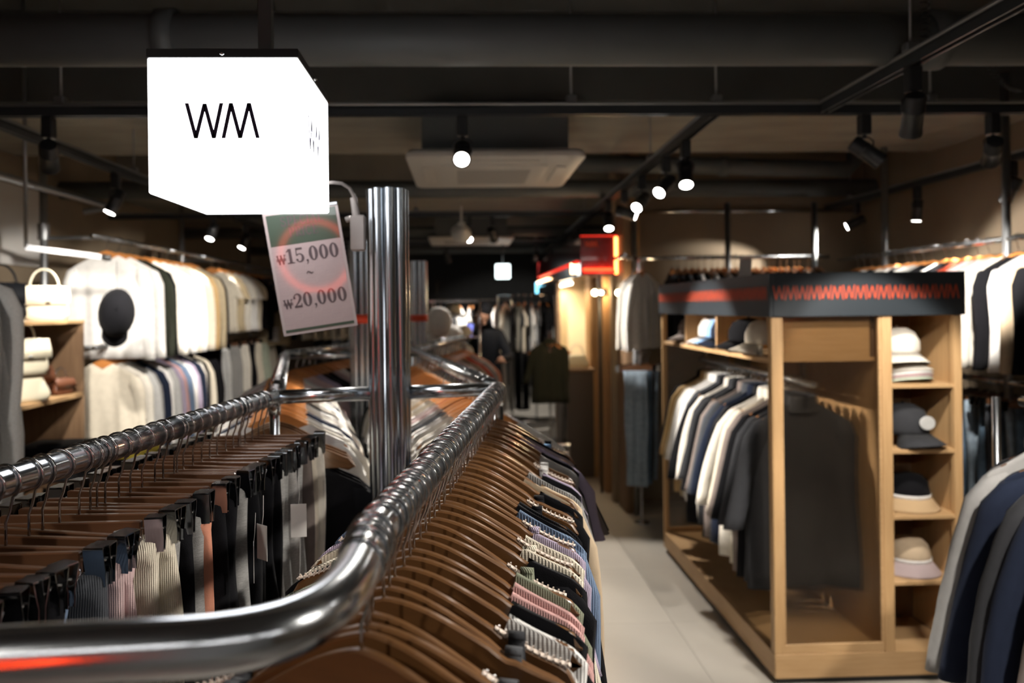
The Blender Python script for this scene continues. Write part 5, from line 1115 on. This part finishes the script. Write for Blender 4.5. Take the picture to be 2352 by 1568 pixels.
# ------------------------------------------------------------------ the customer bending over the rear racks
px_, py_ = P(1118, 760, 7.9).x, 7.9
pr = thing('person', 'person in black bending over the clothes racks at the end of the aisle', 'person', (px_, py_, 0))
def skin(name, joints, edges, m, parent, loc=(0, 0, 0)):
    me = D.meshes.new(name); me.from_pydata([j[:3] for j in joints], edges, []); me.materials.append(MAT[m]); o = ob(name, me, parent, loc)
    o.modifiers.new('skin', 'SKIN'); sv = me.skin_vertices[0].data
    for i, j in enumerate(joints): sv[i].radius = (j[3], j[3] * (j[4] if len(j) > 4 else 1))
    sv[0].use_root = True; s = o.modifiers.new('sub', 'SUBSURF'); s.levels = 2; s.render_levels = 2
    for p_ in me.polygons: p_.use_smooth = True
    return o
J = [(0, 0, .95, .15, .8), (-.01, -.05, 1.13, .15, .75), (-.03, -.12, 1.33, .17, .7), (-.04, -.16, 1.42, .07), (-.05, -.20, 1.50, .055), (-.19, -.15, 1.36, .07), (-.27, -.22, 1.14, .05), (-.20, -.40, 1.10, .038), (.13, -.12, 1.36, .07), (.22, -.2, 1.14, .05), (.12, -.40, 1.14, .038),
     (-.09, 0, .88, .10), (-.10, -.02, .50, .07), (-.10, .02, .10, .05), (.09, 0, .88, .10), (.10, -.01, .50, .07), (.10, .04, .10, .05), (-.10, -.12, .05, .045, .6), (.10, -.10, .05, .045, .6)]
E = [(0, 1), (1, 2), (2, 3), (3, 4), (2, 5), (5, 6), (6, 7), (2, 8), (8, 9), (9, 10), (0, 11), (11, 12), (12, 13), (0, 14), (14, 15), (15, 16), (13, 17), (16, 18)]
skin('body', J, E, 'bag_black', pr)
mb = MB(); mb.lathe([(.002, -.115), (.045, -.105), (.065, -.07), (.072, -.02), (.078, .03), (.07, .08), (.04, .11), (.003, .118)], n=18, sy=1.15); part('head', mb, 'skin', pr, True, (-.06, -.26, 1.57), (.9, 0, .4))
mb = MB(); mb.lathe([(.06, -.075), (.082, -.05), (.09, .04), (.08, .09), (.045, .125), (.003, .13)], n=18, sy=1.15); part('hair', mb, 'hair', pr, True, (-.055, -.25, 1.585), (.75, 0, .4))
mb = MB(); mb.tube([(0, -.088, 0), (0, -.102, -.028), (0, -.088, -.04)], [.008, .013, .008], 8); part('nose', mb, 'skin', pr, True, (-.06, -.26, 1.56), (.5, 0, .4))
for s, jp in ((-1, (-.20, -.40, 1.10)), (1, (.12, -.40, 1.14))):
    for k in range(5):
        a = (k - 2) * .22
        mb = MB(); mb.tube([(0, 0, 0), (a * .05, -.05, -.01), (a * .12, -.085 + .01 * abs(k - 2), -.03)], [.014, .009, .006], 6); part('finger' if k != 4 else 'thumb', mb, 'skin', pr, True, jp)
    mb = MB(); mb.tube([(0, .02, 0), (0, -.03, -.004), (0, -.055, -.01)], [.026, .034, .024], 8); part('palm', mb, 'skin', pr, True, jp)
mb = MB(); mb.box((-.035, -.004, -.07), (.035, .004, .07), .004); t = ob('phone', mb.mesh('phone', 'black_metal'), None, P(1078, 757, 7.4), (.5, 0, .3)); tag(t, 'phone with a bluish lit screen held at the rear racks', 'phone')
mb = MB(); mb.box((-.031, -.006, -.063), (.031, -.0042, .063)); m_ = mat('phone_screen', (.3, .35, .9), .4, emit=(.25, .3, 1), estr=1.2); part('screen', mb, 'phone_screen', t)
# ------------------------------------------------------------------ unseen fill lamps added behind the photographer, shaped as linear pendants
for i, (x, y, l_) in enumerate(((-.9, -1.2, 1.3), (.5, -1.3, 1.3), (1.9, -1.1, 1.3))):
    t = thing('fill_pendant', f'added white fill lamp behind the photographer, {nth(i + 1)} from the left', 'lamp', (x, y, 2.5))
    mb = MB(); mb.box((-l_ / 2, -.04, 0), (l_ / 2, .04, .05), .004); part('housing', mb, 'black_metal', t); mb = MB(); mb.box((-l_ / 2 + .01, -.034, -.006), (l_ / 2 - .01, .034, 0)); part('diffuser', mb, 'fill_light', t)
    for s in (-1, 1):
        mb = MB(); mb.tube([(s * l_ * .4, 0, .05), (s * l_ * .4, 0, .8)], .002, 5); part('wire', mb, 'cable', t)
